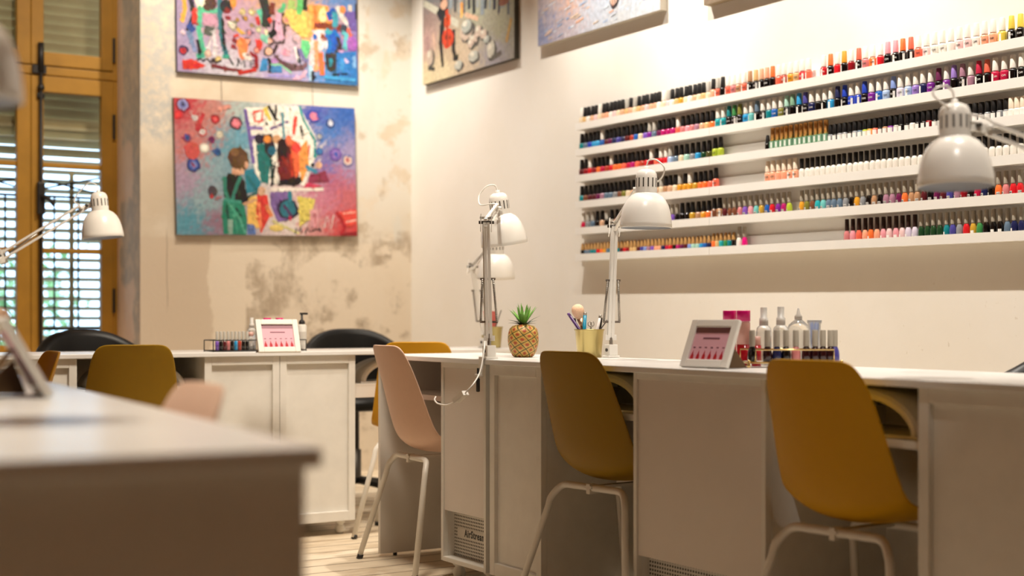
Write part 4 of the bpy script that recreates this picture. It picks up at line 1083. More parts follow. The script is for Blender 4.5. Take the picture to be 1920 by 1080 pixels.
class Canvas:
    """picture in local axes: x right, z up, front faces -y; u,v in 0..1 with v down"""
    def __init__(s, w, h, depth=.028): s.w, s.h, s.d = w, h, depth; s.polys = []; s.v = []; s.f = []; s.c = []; s.k = 0
    def P(s, u, v, lay=0): return (u * s.w, -.000016 * lay, (1 - v) * s.h)
    def ground(s, ctrl, n=64, jit=.05, seed=1):
        rnd = random.Random(seed); nx, ny = n, int(n * s.h / s.w)
        cs = [(u, v, lin(c)) for u, v, c in ctrl]; base = len(s.v)
        grid = {}
        for j in range(ny + 1):
            for i in range(nx + 1):
                u, v = i / nx, j / ny
                uu, vv = u + rnd.gauss(0, jit), v + rnd.gauss(0, jit)
                sw = 0; col = [0, 0, 0]
                for a, b, c in cs:
                    w = 1 / (((uu - a) ** 2 + ((vv - b) * s.h / s.w) ** 2) ** 1.6 + 1e-5); sw += w
                    for k in range(3): col[k] += w * c[k]
                grid[i, j] = len(s.v); s.v.append(s.P(u, v)); s.c.append([x / sw for x in col])
        for j in range(ny):
            for i in range(nx): s.f.append((grid[i, j + 1], grid[i + 1, j + 1], grid[i + 1, j], grid[i, j]))
    def poly(s, pts, col, rgb=None):
        s.k += 1; b = len(s.v); c = rgb or lin(col)
        pts = [(min(max(u, .001), .999), min(max(v, .001), .999)) for u, v in pts]
        if rgb is None: s.polys.append((list(pts), c))
        area = sum(pts[i - 1][0] * pts[i][1] - pts[i][0] * pts[i - 1][1] for i in range(len(pts)))
        if area > 0: pts = pts[::-1]
        for u, v in pts: s.v.append(s.P(u, v, s.k + 2)); s.c.append(c)
        s.f.append(tuple(range(b, b + len(pts))))
    def blob(s, u, v, r, col, ry=None, n=14, wob=.08, rot=0):
        ry = ry or r * s.w / s.h; rnd = random.Random(int(u * 977 + v * 7919))
        pts = []
        for k in range(n):
            a = 2 * PI * k / n; q = 1 + rnd.uniform(-wob, wob)
            x, y = r * q * math.cos(a), ry * q * math.sin(a)
            pts.append((u + x * math.cos(rot) - y * math.sin(rot) * s.h / s.w, v + x * math.sin(rot) * s.w / s.h + y * math.cos(rot)))
        s.poly(pts, col)
    def stroke(s, pts, w, col, w2=None):
        """ribbon along pts (u,v); w is a share of the picture width"""
        w2 = w if w2 is None else w2; n = len(pts); L = []; Rr = []; asp = s.w / s.h
        for i, (u, v) in enumerate(pts):
            a, b = pts[max(i - 1, 0)], pts[min(i + 1, n - 1)]
            dx, dy = b[0] - a[0], (b[1] - a[1]) / asp; q = math.hypot(dx, dy) or 1
            ww = (w + (w2 - w) * i / max(n - 1, 1)) / 2
            L.append((u - dy / q * ww, v + dx / q * ww * asp)); Rr.append((u + dy / q * ww, v - dx / q * ww * asp))
        for i in range(n - 1): s.poly([L[i], L[i + 1], Rr[i + 1], Rr[i]], col)
    def ring(s, u, v, r, cols):
        for k, c in enumerate(cols): s.blob(u, v, r * (1 - k / len(cols)), c, wob=.1)
    def under(s, u, v):
        for pts, col in reversed(s.polys):
            inside = False; j = len(pts) - 1
            for i in range(len(pts)):
                (xi, yi), (xj, yj) = pts[i], pts[j]
                if (yi > v) != (yj > v) and u < (xj - xi) * (v - yi) / (yj - yi + 1e-12) + xi: inside = not inside
                j = i
            if inside: return col
        return None
    def dabs(s, n, seed, v0=0.0, size=.022):
        rnd = random.Random(seed); todo = []
        for k in range(n):
            u, v = rnd.uniform(.02, .98), rnd.uniform(max(v0, .02), .98); col = s.under(u, v)
            if col is None: continue
            f = rnd.uniform(.72, 1.30); mixc = [min(1, x * f + rnd.uniform(-.02, .03)) for x in col]
            a = rnd.gauss(1.2, .7); L = rnd.uniform(.4, 1.3) * size; w = rnd.uniform(.15, .38) * size
            todo.append((u, v, a, L, w, [max(0, x) for x in mixc]))
        base = s.k
        for i, (u, v, a, L, w, col) in enumerate(todo):
            dx, dy = math.cos(a) * L, math.sin(a) * L * s.w / s.h; px, py = -math.sin(a) * w, math.cos(a) * w * s.w / s.h
            s.k = base + i % 14
            s.poly([(u - dx, v - dy), (u - dx * .3 + px, v - dy * .3 + py), (u + dx * .7 + px * .8, v + dy * .7 + py * .8), (u + dx, v + dy), (u + dx * .3 - px, v + dy * .3 - py), (u - dx * .7 - px * .8, v - dy * .7 - py * .8)], None, col)
        s.k = base + 15
    def build(s, name, label, loc, rot, edge='#6d6353', group='canvas paintings'):
        t = thing(name, label, 'painting', loc, 0, group); t.rotation_euler = rot
        me = bpy.data.meshes.new('painted_front'); me.from_pydata(s.v, [], s.f); me.materials.append(PAINT)
        at_ = me.color_attributes.new('paint', 'FLOAT_COLOR', 'POINT')
        for i, c in enumerate(s.c): at_.data[i].color = (*c, 1)
        me.update(); o = bpy.data.objects.new('painted_front', me); COL.objects.link(o); o.parent = t
        MB().box((0, .0006, 0), (s.w, s.d, s.h), mat('canvas_edge_' + edge[1:], lin(edge), .8)).build('canvas_edge', None, t)
        return t

# lower painting, from photo crop measurements
def L2(x, y):
    u = (x - 47) / 1255; return (u, (y - (50 + 75 * u)) / (955 - 62 * u))
c = Canvas(1.107, .763)
c.ground([(.05, .05, '#b5303c'), (.2, .1, '#b8786f'), (.35, .08, '#a9b8b4'), (.1, .35, '#c06a62'), (.2, .5, '#86a3ad'), (.05, .6, '#a58da6'), (.3, .35, '#5f96a8'), (.3, .55, '#7596a4'), (.08, .9, '#4f93a8'), (.15, .75, '#8aa6ae'), (.22, .9, '#8e6c80'), (.38, .25, '#5e9ab4'),
          (.5, .3, '#e7e0d2'), (.6, .15, '#efe6d8'), (.7, .3, '#e8dccb'), (.55, .75, '#dccac2'), (.62, .9, '#d8ccc6'), (.75, .08, '#3a49a5'), (.95, .06, '#2c5cab'), (.85, .2, '#3f6fb4'), (.82, .42, '#6a62a5'), (.95, .4, '#9a90b8'), (.88, .6, '#b0607c'), (.95, .7, '#c0646c'), (.8, .75, '#c0748a'), (.97, .92, '#d03a3a'), (.9, .95, '#c24a4c'), (.75, .95, '#c98a88')], 80, .03, 3)
def st(pts, w, col, w2=None): c.stroke([L2(*p) for p in pts], w / 1255, col, None if w2 is None else w2 / 1255)
def bl(x, y, r, col, ry=None, rot=0): u, v = L2(x, y); c.blob(u, v, r / 1255, col, None if ry is None else ry / 930, rot=rot)
def rg(x, y, r, cols): u, v = L2(x, y); c.ring(u, v, r / 1255, cols)
def pl(pts, col): c.poly([L2(*p) for p in pts], col)
# sheet of the picture being painted
pl([(520, 120), (900, 110), (1010, 330), (1000, 480), (930, 660), (600, 640), (545, 400)], '#ece6da')
for p, w, k in (([(520, 130), (545, 300), (570, 510)], 24, '#6f5aa0'), ([(575, 150), (640, 140), (635, 215), (585, 215), (578, 150)], 16, '#dd5442'), ([(655, 120), (690, 210)], 30, '#d9c45a'),
                ([(680, 105), (735, 210)], 22, '#1c1718'), ([(735, 100), (728, 205)], 14, '#1c1718'), ([(690, 270), (820, 215)], 20, '#6d5a83'), ([(778, 150), (785, 330)], 18, '#4f8794'), ([(875, 180), (850, 310)], 26, '#e24c3b'),
                ([(900, 110), (925, 200), (1005, 350), (1000, 470)], 16, '#1f8f8b'), ([(905, 245), (920, 315)], 16, '#131214'), ([(965, 380), (950, 500)], 12, '#d15036'), ([(550, 260), (640, 265)], 22, '#8d74b0'), ([(560, 330), (620, 320)], 26, '#7c6aa4'),
                ([(665, 220), (670, 245)], 14, '#2a2426'), ([(830, 120), (840, 150)], 10, '#57504c')): st(p, w, k)
pl([(590, 380), (640, 370), (690, 470), (670, 650), (620, 640), (600, 550)], '#1c6f6c')
pl([(640, 310), (700, 300), (730, 420), (690, 480), (650, 430)], '#27201f')
bl(615, 340, 34, '#2a2030'); bl(670, 340, 26, '#d98a3a'); bl(700, 420, 30, '#1c5f78'); bl(735, 340, 30, '#c99a70')
pl([(740, 350), (800, 330), (880, 430), (890, 560), (880, 640), (750, 650), (735, 520)], '#4f1413')
bl(790, 540, 60, '#6f1a16', 110); bl(770, 420, 36, '#24100f', 80); st([(770, 460), (850, 590)], 26, '#8c2318'); bl(830, 640, 70, '#150f10', 26); st([(735, 650), (905, 620)], 34, '#17100f')
pl([(820, 330), (880, 360), (900, 560), (860, 620), (840, 470)], '#e0663c'); pl([(890, 400), (950, 350), (960, 520), (910, 640), (890, 560)], '#e99a4c')
bl(870, 400, 34, '#e5443a'); bl(820, 350, 24, '#df6f49', 40); st([(690, 480), (700, 660)], 18, '#123f3e'); st([(720, 500), (690, 670)], 14, '#171414'); st([(830, 440), (840, 600)], 14, '#c2371f')
st([(935, 530), (1010, 570)], 26, '#3a86a4'); bl(985, 520, 14, '#1a1717'); bl(1030, 520, 24, '#d6a98c'); pl([(960, 590), (1080, 560), (1100, 640), (950, 650)], '#8b2f4c'); pl([(940, 640), (1050, 670), (1055, 700), (900, 690)], '#c9375a'); st([(985, 690), (1055, 685)], 20, '#1f8a7a')
st([(690, 690), (1060, 690)], 20, '#e9dfd4')
# still life on the easel shelf
pl([(520, 740), (600, 740), (600, 960), (520, 960)], '#e8bb62'); pl([(590, 720), (660, 730), (680, 870), (610, 1000), (580, 860)], '#d2392f'); st([(600, 780), (610, 960)], 18, '#ef8a5a'); st([(650, 800), (690, 880)], 26, '#d98452'); pl([(515, 930), (570, 940), (575, 1005), (515, 1005)], '#5a74ae')
pl([(680, 710), (820, 700), (820, 900), (730, 920), (680, 800)], '#7b5f9c'); bl(800, 830, 80, '#2a1f33', 75); bl(800, 830, 58, '#276f80', 60); bl(820, 740, 16, '#23788a', 40); st([(770, 800), (830, 880)], 20, '#4d2a55'); bl(815, 890, 14, '#b8284c'); st([(730, 790), (740, 850)], 16, '#3b2350')
pl([(880, 740), (1000, 760), (960, 900), (880, 950)], '#d9c763'); st([(870, 760), (900, 760)], 40, '#d8c65c'); bl(720, 960, 50, '#dcc46e', 24); st([(690, 910), (880, 1000)], 14, '#d6cf8e')
st([(850, 1000), (860, 960), (875, 985), (890, 950), (895, 995)], 10, '#171214'); st([(920, 1000), (940, 955), (955, 990)], 9, '#171214'); st([(965, 985), (1000, 970), (1030, 975)], 9, '#2a1c20')
pl([(960, 830), (1020, 830), (1010, 960), (960, 960)], '#d69aa0'); st([(970, 900), (990, 850), (1000, 960)], 10, '#b6545c'); st([(1060, 960), (1080, 880), (1110, 970), (1130, 870)], 10, '#d7cbc8')
st([(1150, 850), (1190, 900), (1210, 960), (1180, 1010)], 26, '#b2202c'); pl([(1170, 850), (1300, 830), (1305, 930), (1230, 960)], '#e24a3e'); st([(1200, 860), (1290, 850)], 12, '#f0b0a0'); st([(1220, 920), (1300, 905)], 12, '#f0b7a8'); pl([(1180, 1000), (1305, 985), (1308, 1016), (1180, 1012)], '#8f1420')
# figure seen from behind
pl([(505, 560), (560, 545), (620, 640), (600, 700), (520, 720)], '#2a7f95'); st([(520, 590), (590, 700)], 26, '#1f6f7a')
pl([(365, 620), (400, 580), (470, 580), (510, 640), (505, 770), (470, 800), (400, 760), (362, 740)], '#16100f'); st([(500, 690), (515, 770), (480, 800)], 30, '#16100f'); st([(490, 795), (590, 760)], 18, '#c79a78'); st([(520, 745), (620, 700)], 16, '#2b5f5c'); bl(620, 700, 26, '#caa184', 34)
pl([(420, 540), (500, 530), (500, 575), (470, 590), (420, 585)], '#d8a98a'); bl(465, 470, 68, '#5a3c22', 76); bl(500, 500, 36, '#6b4a2c', 50); bl(440, 430, 30, '#7d5a36', 30); bl(520, 520, 14, '#d6a487', 24); st([(420, 570), (470, 582)], 16, '#c99676')
pl([(355, 770), (430, 760), (500, 800), (515, 900), (510, 1008), (355, 1000), (348, 860)], '#1f7f66'); st([(370, 600), (372, 700), (395, 770)], 26, '#2f7d6c'); st([(480, 600), (445, 680), (420, 760)], 24, '#2f7d6c'); st([(360, 760), (480, 780)], 20, '#3a8f7c'); st([(390, 780), (470, 900), (500, 1000)], 14, '#54a58c'); st([(380, 800), (400, 1000)], 16, '#0f4a3c'); st([(420, 800), (450, 1000)], 12, '#3b9c80'); pl([(385, 900), (420, 900), (415, 1005), (385, 1005)], '#8aa79a'); st([(440, 820), (480, 880)], 14, '#0d3d33')
# dotted flowers
for x, y, r, cs in ((105, 100, 46, ('#7e1f2c', '#8f8fc0', '#6f74b0', '#3a3560')), (70, 170, 30, ('#c4252f', '#d93c3c')), (315, 200, 30, ('#8d1f26', '#d23a3c', '#e06a6a')), (455, 228, 44, ('#4b3440', '#d67280', '#e38a94')), (182, 192, 18, ('#c8c0bd', '#b4a8ac')), (205, 243, 20, ('#b33a40', '#d9b0b0')),
                    (230, 288, 28, ('#b64a4c', '#cfc4c0', '#b9b0b0')), (343, 308, 28, ('#a8a49a', '#d8cfb8', '#c8bfae')), (128, 330, 26, ('#8b3a5a', '#3b4f92', '#26315e')), (290, 342, 22, ('#7b2450', '#5a1f55')), (240, 402, 32, ('#c9c4b8', '#f2ecdf', '#fbf6ea')), (325, 428, 24, ('#2c4f8a', '#1f3f7e')), (165, 518, 46, ('#233a70', '#3a4f9c', '#6f78b0', '#93304c')),
                    (155, 152, 12, ('#cf8f8c', '#bb6f74')), (1000, 182, 42, ('#3d49a0', '#d77a94', '#e0899c')), (1120, 228, 30, ('#27407c', '#b9c0d4', '#d8d2cf')), (1037, 322, 26, ('#3560a0', '#b8b09c', '#9aa0b0')), (1035, 425, 26, ('#2b4a90', '#3f7fb0', '#3a66a6')), (1155, 445, 44, ('#6a4fa0', '#8c6fb4', '#3550a8')), (1243, 488, 40, ('#6d6da0', '#d8c0b0', '#cfa39a', '#a8484c'))):
    rg(x, y, r, cs)
st([(210, 240), (190, 280), (240, 160)], 24, '#b53038'); st([(330, 130), (420, 110)], 24, '#cf8d80'); bl(160, 420, 50, '#c24f4a', 60); bl(285, 700, 30, '#4a3f48', 36); bl(280, 740, 14, '#b8323a', 14)
st([(300, 760), (350, 740)], 8, '#a86a74')
c.dabs(1700, 21, 0, .013)
zl = 1.385; tl = math.atan2(.026, 1.107)
P2 = c.build('canvas_painting', 'colourful painting of a figure in a green apron painting, lower on the plaster wall', (2.575, WY - .0285, zl), (0, -tl, 0))
for x in (.285, .845): MB().tube([(x, .018, .75), (x, .018, .885)], .0012, DARKSTEEL, 5).build('hanging_wire', None, P2)

# upper painting
c = Canvas(1.107, .763)
def L1(x, y):
    u = (x - 70) / 1805; return (u, 1 - ((710 + 140 * u) - y) / (1330 + 60 * u))
L2 = L1
def st(pts, w, col, w2=None): c.stroke([L1(*p) for p in pts], w / 1805, col, None if w2 is None else w2 / 1805)
def bl(x, y, r, col, ry=None, rot=0): u, v = L1(x, y); c.blob(u, v, r / 1805, col, None if ry is None else ry / 1330, rot=rot)
def rg(x, y, r, cols): u, v = L1(x, y); c.ring(u, v, r / 1805, cols)
def pl(pts, col): c.poly([L1(*p) for p in pts], col)
c.ground([(.03, .95, '#9a86ac'), (.1, .7, '#8f83a8'), (.2, .65, '#b3939f'), (.35, .6, '#a98ba6'), (.5, .65, '#b896a8'), (.6, .75, '#b9a4b4'), (.55, .95, '#b0a0c8'), (.75, .6, '#e8a056'), (.8, .8, '#6f9cc8'), (.95, .7, '#8a6cb0'), (.95, .95, '#2b78b8'), (.85, .95, '#3a7fc0'), (.3, .97, '#c6c2cc'), (.15, .95, '#b9b2c0'), (.1, .3, '#7f6fa0'), (.5, .3, '#c89a5a'), (.9, .3, '#5a86c0'), (.3, .2, '#b86a6a'), (.7, .1, '#7aa36a'), (.5, .05, '#d8c07a'), (.1, .05, '#4a5fa0')], 80, .035, 5)
for p, w, k in (([(150, -200), (200, 0), (235, 150), (170, 320)], 46, '#15131c'), ([(130, -100), (150, 100), (120, 230)], 40, '#d89f3a'), ([(240, 90), (240, 250)], 54, '#c23328'), ([(175, 250), (230, 320)], 60, '#1f3f86'),
                ([(170, 320), (210, 420), (240, 520)], 40, '#6f80a8'), ([(100, 330), (150, 340)], 20, '#d0b8c0'), ([(300, 80), (275, 300), (310, 480), (330, 560)], 46, '#4fae88'), ([(270, 90), (400, 130), (470, 90)], 36, '#4fae88'), ([(260, 400), (290, 540)], 30, '#15131a'),
                ([(480, -100), (480, 200), (500, 400), (540, 560)], 46, '#2d6f7a'), ([(500, 180), (520, 500)], 26, '#10151f'), ([(410, 150), (420, 230)], 36, '#3a3338'), ([(250, 560), (330, 560)], 44, '#3a9c82'), ([(500, 560), (570, 570)], 36, '#3f9f84'),
                ([(330, 300), (430, 330)], 90, '#4f544f'), ([(360, 500), (420, 300), (430, 560)], 44, '#cbc3c6')): st(p, w, k)
pl([(310, 140), (450, 130), (460, 250), (320, 260)], '#b98aa0'); bl(375, 30, 70, '#4a2a22', 90); bl(290, 10, 50, '#e0d4c0', 70); bl(540, 60, 60, '#181820', 70); bl(545, 105, 40, '#7a1822', 30); bl(610, 20, 36, '#d98a3a', 50); bl(560, 175, 26, '#7f1a24', 22)
for x, y, r, cs in ((125, 510, 46, ('#3a2a55', '#b8202c', '#a01822')), (600, 243, 46, ('#8f8a78', '#d8ceb8', '#cfc6b4')), (650, 190, 20, ('#7f6a4a', '#d49a3a')), (728, 175, 26, ('#7a6a50', '#d89a40')), (790, 240, 22, ('#8a7a5a', '#d8a050')), (765, 315, 34, ('#5f4f6a', '#c88f94', '#d85a6a')), (740, 410, 40, ('#4a3f4a', '#d98f7a', '#e0a08c')), (855, 280, 30, ('#a8a890', '#dcd0a0')), (935, 300, 26, ('#b8b098', '#e2d6b0')),
                    (970, 400, 40, ('#5a4a4c', '#d9a08c', '#e0b09c')), (955, 500, 50, ('#3f3438', '#d8b8a0', '#e09a80', '#e8b8a0')), (835, 490, 34, ('#8f5a5a', '#dc8a7c', '#e0a090')), (1140, 165, 66, ('#3a2a26', '#c9a46a', '#dfa090', '#e07080')), (1260, 220, 64, ('#4a2a1c', '#b85a34', '#e07a5a', '#e89a80')), (1240, 355, 46, ('#a09094', '#d8b0b4', '#dc9aa8')), (700, 105, 32, ('#b0a070', '#e0d0a0')), (790, 105, 34, ('#a89870', '#e6d8ac')), (1120, 510, 40, ('#d0a0b0', '#da8aa0')), (360, 540, 34, ('#b89a8c', '#d8b8a8')), (460, 590, 30, ('#b8a060', '#d8c080'))): rg(x, y, r, cs)
for p, w, k in (([(860, 80), (900, 150), (910, 230)], 60, '#58b394'), ([(840, 150), (860, 230)], 40, '#b8322a'), ([(900, -50), (940, 100), (930, 250)], 90, '#2f2f2e'), ([(1000, 0), (990, 120)], 50, '#7a3a30'), ([(1030, 180), (1020, 300), (960, 340)], 60, '#121014'), ([(960, 160), (980, 200)], 40, '#d8452f'), ([(1120, 0), (1100, 60), (1060, 100)], 40, '#56b27e'), ([(1120, 230), (1105, 410)], 22, '#3a201c'), ([(1000, 410), (1110, 410)], 14, '#3a2a2a'),
                ([(1060, 100), (1050, 260), (1090, 380)], 60, '#cfa2ba')): st(p, w, k)
pl([(1130, 60), (1340, 80), (1360, 340), (1280, 340), (1180, 240), (1120, 120)], '#d8bc62'); st([(1280, -60), (1270, 110)], 60, '#63b86a'); st([(1340, -100), (1320, 60)], 40, '#1a2a1c'); st([(1370, 20), (1385, 130)], 36, '#2c5a34'); st([(1200, -40), (1180, 60)], 70, '#9cb96a')
pl([(880, 330), (960, 330), (930, 420), (870, 380)], '#7cc0a8'); bl(860, 430, 34, '#c83a30', 50); bl(700, 480, 50, '#e57a45', 110); st([(650, 390), (720, 560)], 50, '#e8874c'); st([(700, 560), (780, 560)], 60, '#e0d0c8'); st([(600, 380), (640, 420)], 36, '#7a1a22'); st([(610, 440), (600, 480)], 40, '#8a1f26'); st([(640, 280), (700, 330)], 30, '#c8a040'); st([(610, 360), (660, 340)], 26, '#c83a28')
st([(760, 520), (830, 560), (830, 680)], 40, '#8a1c1c'); pl([(115, 610), (200, 590), (340, 655), (260, 690), (120, 690)], '#c2281c'); st([(390, 650), (560, 690), (690, 700)], 34, '#6d1f22', 20); st([(650, 730), (830, 690)], 34, '#b82a22')
st([(255, 600), (290, 585), (310, 610), (350, 585), (380, 620), (420, 600), (440, 625), (490, 600)], 18, '#17131a')
st([(560, 570), (600, 640)], 14, '#17131a'); st([(640, 660), (660, 590), (680, 640), (710, 590), (715, 670)], 14, '#17131a'); st([(820, 600), (770, 600), (770, 665), (825, 660)], 12, '#17131a'); st([(770, 632), (810, 630)], 10, '#17131a')
pl([(1000, 540), (1100, 600), (1250, 640), (1350, 620), (1300, 690), (1180, 700), (1070, 640)], '#6b4f55'); st([(1010, 550), (1100, 620), (1200, 680)], 30, '#54393f'); st([(1260, 470), (1340, 600)], 46, '#6f6a9a'); pl([(1290, 370), (1370, 380), (1380, 480), (1330, 570), (1280, 450)], '#63bd7e'); st([(1220, 450), (1250, 600)], 20, '#e6e0dc'); st([(1040, 430), (1000, 520)], 30, '#3a2a2e'); st([(1240, 470), (1270, 620)], 18, '#1c2a2c')
pl([(880, 590), (940, 570), (940, 700), (860, 710)], '#3a80b8'); st([(945, 570), (970, 620), (960, 720)], 30, '#15121a'); pl([(975, 650), (1080, 650), (1090, 720), (980, 720)], '#3d79b0'); st([(980, 640), (1060, 630), (1180, 720)], 16, '#8fd0a8'); st([(960, 750), (1300, 760)], 24, '#9a90cc'); st([(1190, 790), (1290, 760), (1330, 700)], 30, '#d4a6bc'); st([(980, 600), (1040, 590)], 40, '#b07cb8')
# right: sunset figure and blue figure
pl([(1360, 0), (1560, 0), (1600, 180), (1560, 260), (1370, 330), (1350, 200)], '#ee9a4e'); bl(1520, 110, 50, '#f4d89a', 80); bl(1590, 130, 46, '#f08a50', 50); st([(1430, 0), (1440, 240)], 40, '#dc7a3c'); st([(1380, 120), (1370, 300)], 30, '#f2b060'); st([(1420, 220), (1620, 215), (1740, 235)], 56, '#7a3626'); bl(1730, 235, 40, '#3d4450', 40)
st([(1640, 40), (1570, 90), (1600, 150)], 60, '#1f4fa4'); st([(1660, 0), (1720, 120), (1800, 220)], 46, '#d9d0c8'); bl(1720, 35, 34, '#e88a4a', 40); st([(1800, -20), (1800, 110)], 40, '#d8c8b8'); pl([(1740, 60), (1860, 40), (1870, 260), (1800, 240)], '#6e5aa0'); st([(1780, 230), (1810, 360)], 30, '#d86a54'); st([(1640, 60), (1640, 220)], 60, '#3d8fa0'); st([(1870, -40), (1870, 130)], 30, '#15151c')
pl([(1400, 260), (1560, 260), (1500, 480), (1380, 470)], '#dcc9c8'); st([(1420, 310), (1430, 370)], 40, '#2d5aa8'); st([(1490, 320), (1530, 360)], 60, '#8a4a34'); st([(1440, 380), (1430, 700)], 50, '#e8946a'); st([(1480, 500), (1500, 740)], 50, '#de6a3a'); st([(1400, 480), (1390, 640)], 50, '#e4c0c0'); st([(1380, 640), (1390, 800)], 46, '#a8cce0'); st([(1540, 380), (1550, 460)], 30, '#dfd6d0')
pl([(1530, 300), (1640, 250), (1700, 330), (1660, 480), (1540, 520), (1560, 400)], '#1f66b0'); st([(1590, 300), (1640, 380), (1620, 480)], 60, '#1d54b4'); st([(1540, 260), (1600, 300)], 50, '#3fa0b0'); st([(1660, 320), (1690, 420), (1650, 500)], 40, '#2f2a30'); pl([(1530, 510), (1650, 510), (1640, 690), (1590, 700), (1545, 670)], '#332c2c'); st([(1590, 560), (1590, 650)], 34, '#1f8090'); st([(1710, 280), (1760, 300), (1740, 460)], 46, '#5fb8c0'); st([(1700, 480), (1760, 600)], 30, '#c8a0c8'); bl(1820, 400, 60, '#9a5ab0', 70); st([(1790, 340), (1830, 420)], 40, '#a864b4')
pl([(1650, 500), (1860, 480), (1865, 820), (1660, 800)], '#2c72b8'); st([(1720, 560), (1700, 700)], 40, '#3f8ac8'); st([(1840, 530), (1840, 660)], 34, '#7aa8d4'); st([(1600, 735), (1790, 725)], 20, '#101c30'); st([(1400, 700), (1400, 800)], 30, '#17161c'); st([(1520, 760), (1850, 790)], 30, '#3f96cc'); st([(1740, 560), (1760, 610)], 26, '#c9b8d8')
c.dabs(1700, 22, .42, .014)
P1 = c.build('canvas_painting', 'crowded multicoloured abstract painting, cut by the top edge above the green-apron one', (2.578, WY - .0285, 2.297), (0, -.013, 0), '#3a3a48')

# cello painting on the white wall
c = Canvas(1.04, .78, .032)
def LC(x, y):
    u = (x - 427) / 550; u = u * (1 + .11 * (1 - u)); return (u, 1 - ((505 - 150 * (x - 427) / 550) - y) / (770 + 88 * (x - 427) / 550))
def st(pts, w, col, w2=None): c.stroke([LC(*p) for p in pts], w / 560, col, None if w2 is None else w2 / 560)
def bl(x, y, r, col, ry=None, rot=0): u, v = LC(x, y); c.blob(u, v, r / 560, col, None if ry is None else ry / 800, rot=rot)
def pl(pts, col): c.poly([LC(*p) for p in pts], col)
c.ground([(.05, .95, '#cfc09a'), (.05, .7, '#b08f88'), (.08, .5, '#8d7670'), (.1, .35, '#6b6f70'), (.3, .3, '#3d444c'), (.6, .3, '#3a3f48'), (.9, .35, '#55595c'), (.9, .55, '#94907a'), (.85, .75, '#8f8c74'), (.6, .6, '#9a9a84'), (.5, .9, '#bba890'), (.8, .92, '#8f8a90'), (.3, .8, '#b09a80'), (.25, .95, '#cdbf9c'), (.5, .05, '#9fb0b8'), (.1, .05, '#8aa0b0'), (.9, .1, '#7f8f98')], 70, .03, 9)
st([(430, 20), (500, 60), (640, 150)], 22, '#b9b6a4'); st([(540, -120), (560, 100)], 40, '#17191c'); st([(520, 60), (540, 110)], 30, '#1b1d20')
for x in range(600, 960, 26): st([(x, -200), (x + random.uniform(-6, 6), random.uniform(40, 100))], random.uniform(8, 22), random.choice(['#2c323a', '#4a525a', '#7f8a90', '#20262c', '#8f979a', '#6a5f58']))
st([(660, 20), (662, 90)], 18, '#c98a44'); st([(655, 60), (665, 100)], 14, '#e0a85c'); bl(915, 15, 30, '#7a4a34', 26)
st([(545, 150), (535, 260), (548, 400)], 30, '#141414', 14); st([(610, 180), (612, 300), (622, 350)], 26, '#141414', 16); st([(610, 350), (640, 345)], 16, '#141414'); bl(555, 30, 22, '#c59a80', 30)
bl(577, 230, 36, '#c43a18', 62); bl(575, 130, 22, '#c8441c', 42); st([(572, 60), (574, 120)], 18, '#b0381a'); st([(572, 100), (576, 280)], 6, '#5a1a10'); bl(566, 226, 5, '#2a0f0c', 14); bl(590, 226, 5, '#2a0f0c', 14); st([(550, 90), (545, 160)], 24, '#191a1c')
for x, y, r, ry in ((690, 190, 46, 60), (730, 240, 30, 34), (760, 190, 24, 36), (790, 210, 24, 30), (836, 300, 26, 56), (730, 340, 34, 36), (690, 160, 34, 44), (640, 390, 26, 30), (470, 340, 24, 56), (715, 265, 24, 26), (810, 240, 20, 24)):
    bl(x + 8, y + 8, r, '#4c4a44', ry); bl(x, y, r * .86, random.choice(['#a9aaa0', '#b7b2a4', '#9fa49c', '#b9a595']), ry * .88); bl(x - r * .25, y - ry * .3, r * .4, '#ccc6b6', ry * .4)
st([(460, 405), (500, 412)], 12, '#3a3630'); st([(840, 355), (900, 320)], 14, '#57534a'); st([(680, 90), (760, 120)], 14, '#c9a58a'); st([(960, 120), (930, 260)], 12, '#b08a4a'); st([(450, 220), (460, 300)], 24, '#a07f7c'); st([(490, 200), (500, 300)], 16, '#c0a08c')
c.dabs(700, 23, .5, .013)
c.build('canvas_painting', 'painting of a red cello among pale shapes, right of the room corner', (WX - .0325, 7.538, 2.318), (0, 0, RZ), '#3f3a30')
# blue-grey sea painting
c = Canvas(1.04, .78, .04)
c.ground([(.05, .95, '#8590b4'), (.2, .92, '#aaa0aa'), (.1, .7, '#b8adb2'), (.3, .7, '#cfa58e'), (.25, .5, '#a8b6c8'), (.5, .8, '#b3bccb'), (.5, .6, '#c4bfbc'), (.7, .75, '#aebfd6'), (.7, .95, '#c0c4c9'), (.9, .8, '#bccfe4'), (.95, .95, '#ced2d6'), (.9, .6, '#a8bedb'), (.1, .2, '#6f88b0'), (.6, .2, '#8fa8c4'), (.9, .1, '#a9bcd0')], 80, .05, 11)
rnd = random.Random(4)
for k in range(150):
    u, v = rnd.uniform(.02, .98), rnd.uniform(.35, .98); L = rnd.uniform(.02, .07)
    c.stroke([(u, v), (u + L, v - L * .25)], rnd.uniform(.004, .010), rnd.choice(['#9aabc6', '#c2ccd6', '#d0b6a6', '#d8c0a8', '#8ea2c4', '#c8d0da', '#d8a88e', '#a8a6b4']))
c.blob(.655, .86, .035, '#3c3438'); c.blob(.652, .85, .027, '#d6b8a6'); c.stroke([(.64, .83), (.645, .89)], .008, '#a8705c'); c.stroke([(.665, .83), (.66, .88)], .008, '#7a5a54')
c.stroke([(.90, .86), (.955, .85)], .006, '#56678a')
c.build('canvas_painting', 'blue-grey painting with a small shell, above the left end of the shelves', (WX - .0405, 6.25, 2.339), (0, 0, RZ), '#c9c2b4')
c = Canvas(.9, .78, .04)
c.ground([(.1, .9, '#7a6a58'), (.5, .5, '#8a8078'), (.9, .9, '#9a8a74')], 20, .05, 12)
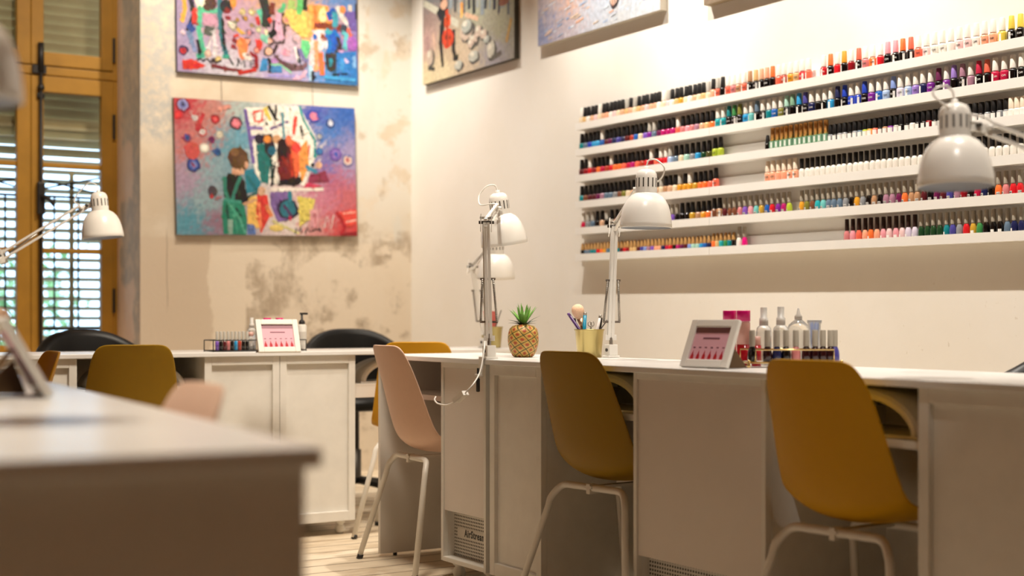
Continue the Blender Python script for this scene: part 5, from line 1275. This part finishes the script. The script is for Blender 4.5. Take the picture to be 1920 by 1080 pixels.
c.build('canvas_painting', 'corner of a brownish canvas just entering the top edge above the shelves', (WX - .0405, 4.897, 2.299), (0, 0, RZ), '#9c8a70')

# ---------------------------------------------------------------- lights
def spot(name, loc, target, power, col, size=R(80), blend=.6, rad=.03):
    l = bpy.data.lights.new(name, 'SPOT'); l.energy = power; l.color = col; l.spot_size = size; l.spot_blend = blend; l.shadow_soft_size = rad
    o = bpy.data.objects.new(name, l); COL.objects.link(o); o.location = loc
    o.rotation_euler = (Vector(target) - Vector(loc)).to_track_quat('-Z', 'Y').to_euler()
    return o
WARM = (1, .885, .73)
NEUT = (1, .925, .82)
for y, p in ((5.45, 225), (4.35, 195), (3.25, 190), (2.15, 175)):
    spot('ceiling_and_fill_spot', (3.10, y, 3.7), (4.02, y, 1.85), p * 1.05, NEUT, R(74), .9, .02)
spot('ceiling_and_fill_spot', (3.15, 7.0, 3.75), (4.02, 7.3, 1.6), 175, NEUT, R(70), .9, .02)
spot('ceiling_and_fill_spot', (2.7, 6.5, 3.75), (3.0, 7.75, 1.5), 165, WARM, R(85), .9, .03)
spot('ceiling_and_fill_spot', (1.7, 6.0, 3.75), (2.2, 8.05, 1.8), 105, WARM, R(80), .9, .03)  # extra spot added to lift the window slats and reveal
spot('ceiling_and_fill_spot', (1.9, 4.0, 3.75), (1.9, 5.6, .6), 430, WARM, R(66), 1.0, .30)
for y in (2.1, 3.3, 4.5): spot('ceiling_and_fill_spot', (2.92, y, 3.75), (2.72, y, .8), 190, NEUT, R(56), .9, .03)
spot('ceiling_and_fill_spot', (-.2, 2.3, 3.75), (.1, 1.95, .8), 360, WARM, R(58), 1.0, .30)  # fill spot added to brighten the foreground tabletop

for a, b2 in (((1.3, .85, 3.75), (2.62, 2.22, 1.25)), ((1.5, 2.3, 3.75), (2.83, 3.74, 1.28)), ((1.4, 3.1, 3.75), (2.72, 4.48, 1.28))): spot('ceiling_and_fill_spot', a, b2, 130, NEUT, R(17), .6, .03)  # narrow spots added to brighten lamp shades; the first also fits a tabletop shadow

w = bpy.data.worlds.new('sky'); SC.world = w; w.use_nodes = True
nt = w.node_tree; bg = nt.nodes['Background']
bg.inputs[0].default_value = (.50, .72, 1.0, 1); bg.inputs[1].default_value = 4.0

# ---------------------------------------------------------------- camera
cam = bpy.data.cameras.new('camera'); cam.sensor_width = 36; cam.lens = 50; cam.shift_y = (HOR - 540) / 1920
cam.clip_end = 60
cam.dof.use_dof = True; cam.dof.focus_distance = 4.75; cam.dof.aperture_fstop = 2.0
co = bpy.data.objects.new('camera', cam); COL.objects.link(co); co.location = (0, 0, HC)
co.rotation_euler = (PI / 2, 0, -math.atan2(SA, CA))
SC.camera = co
vs_ = SC.view_settings
vs_.view_transform = 'Standard'; vs_.look = 'None'; vs_.gamma = 1; vs_.use_curve_mapping = False
vs_.exposure = 0.36
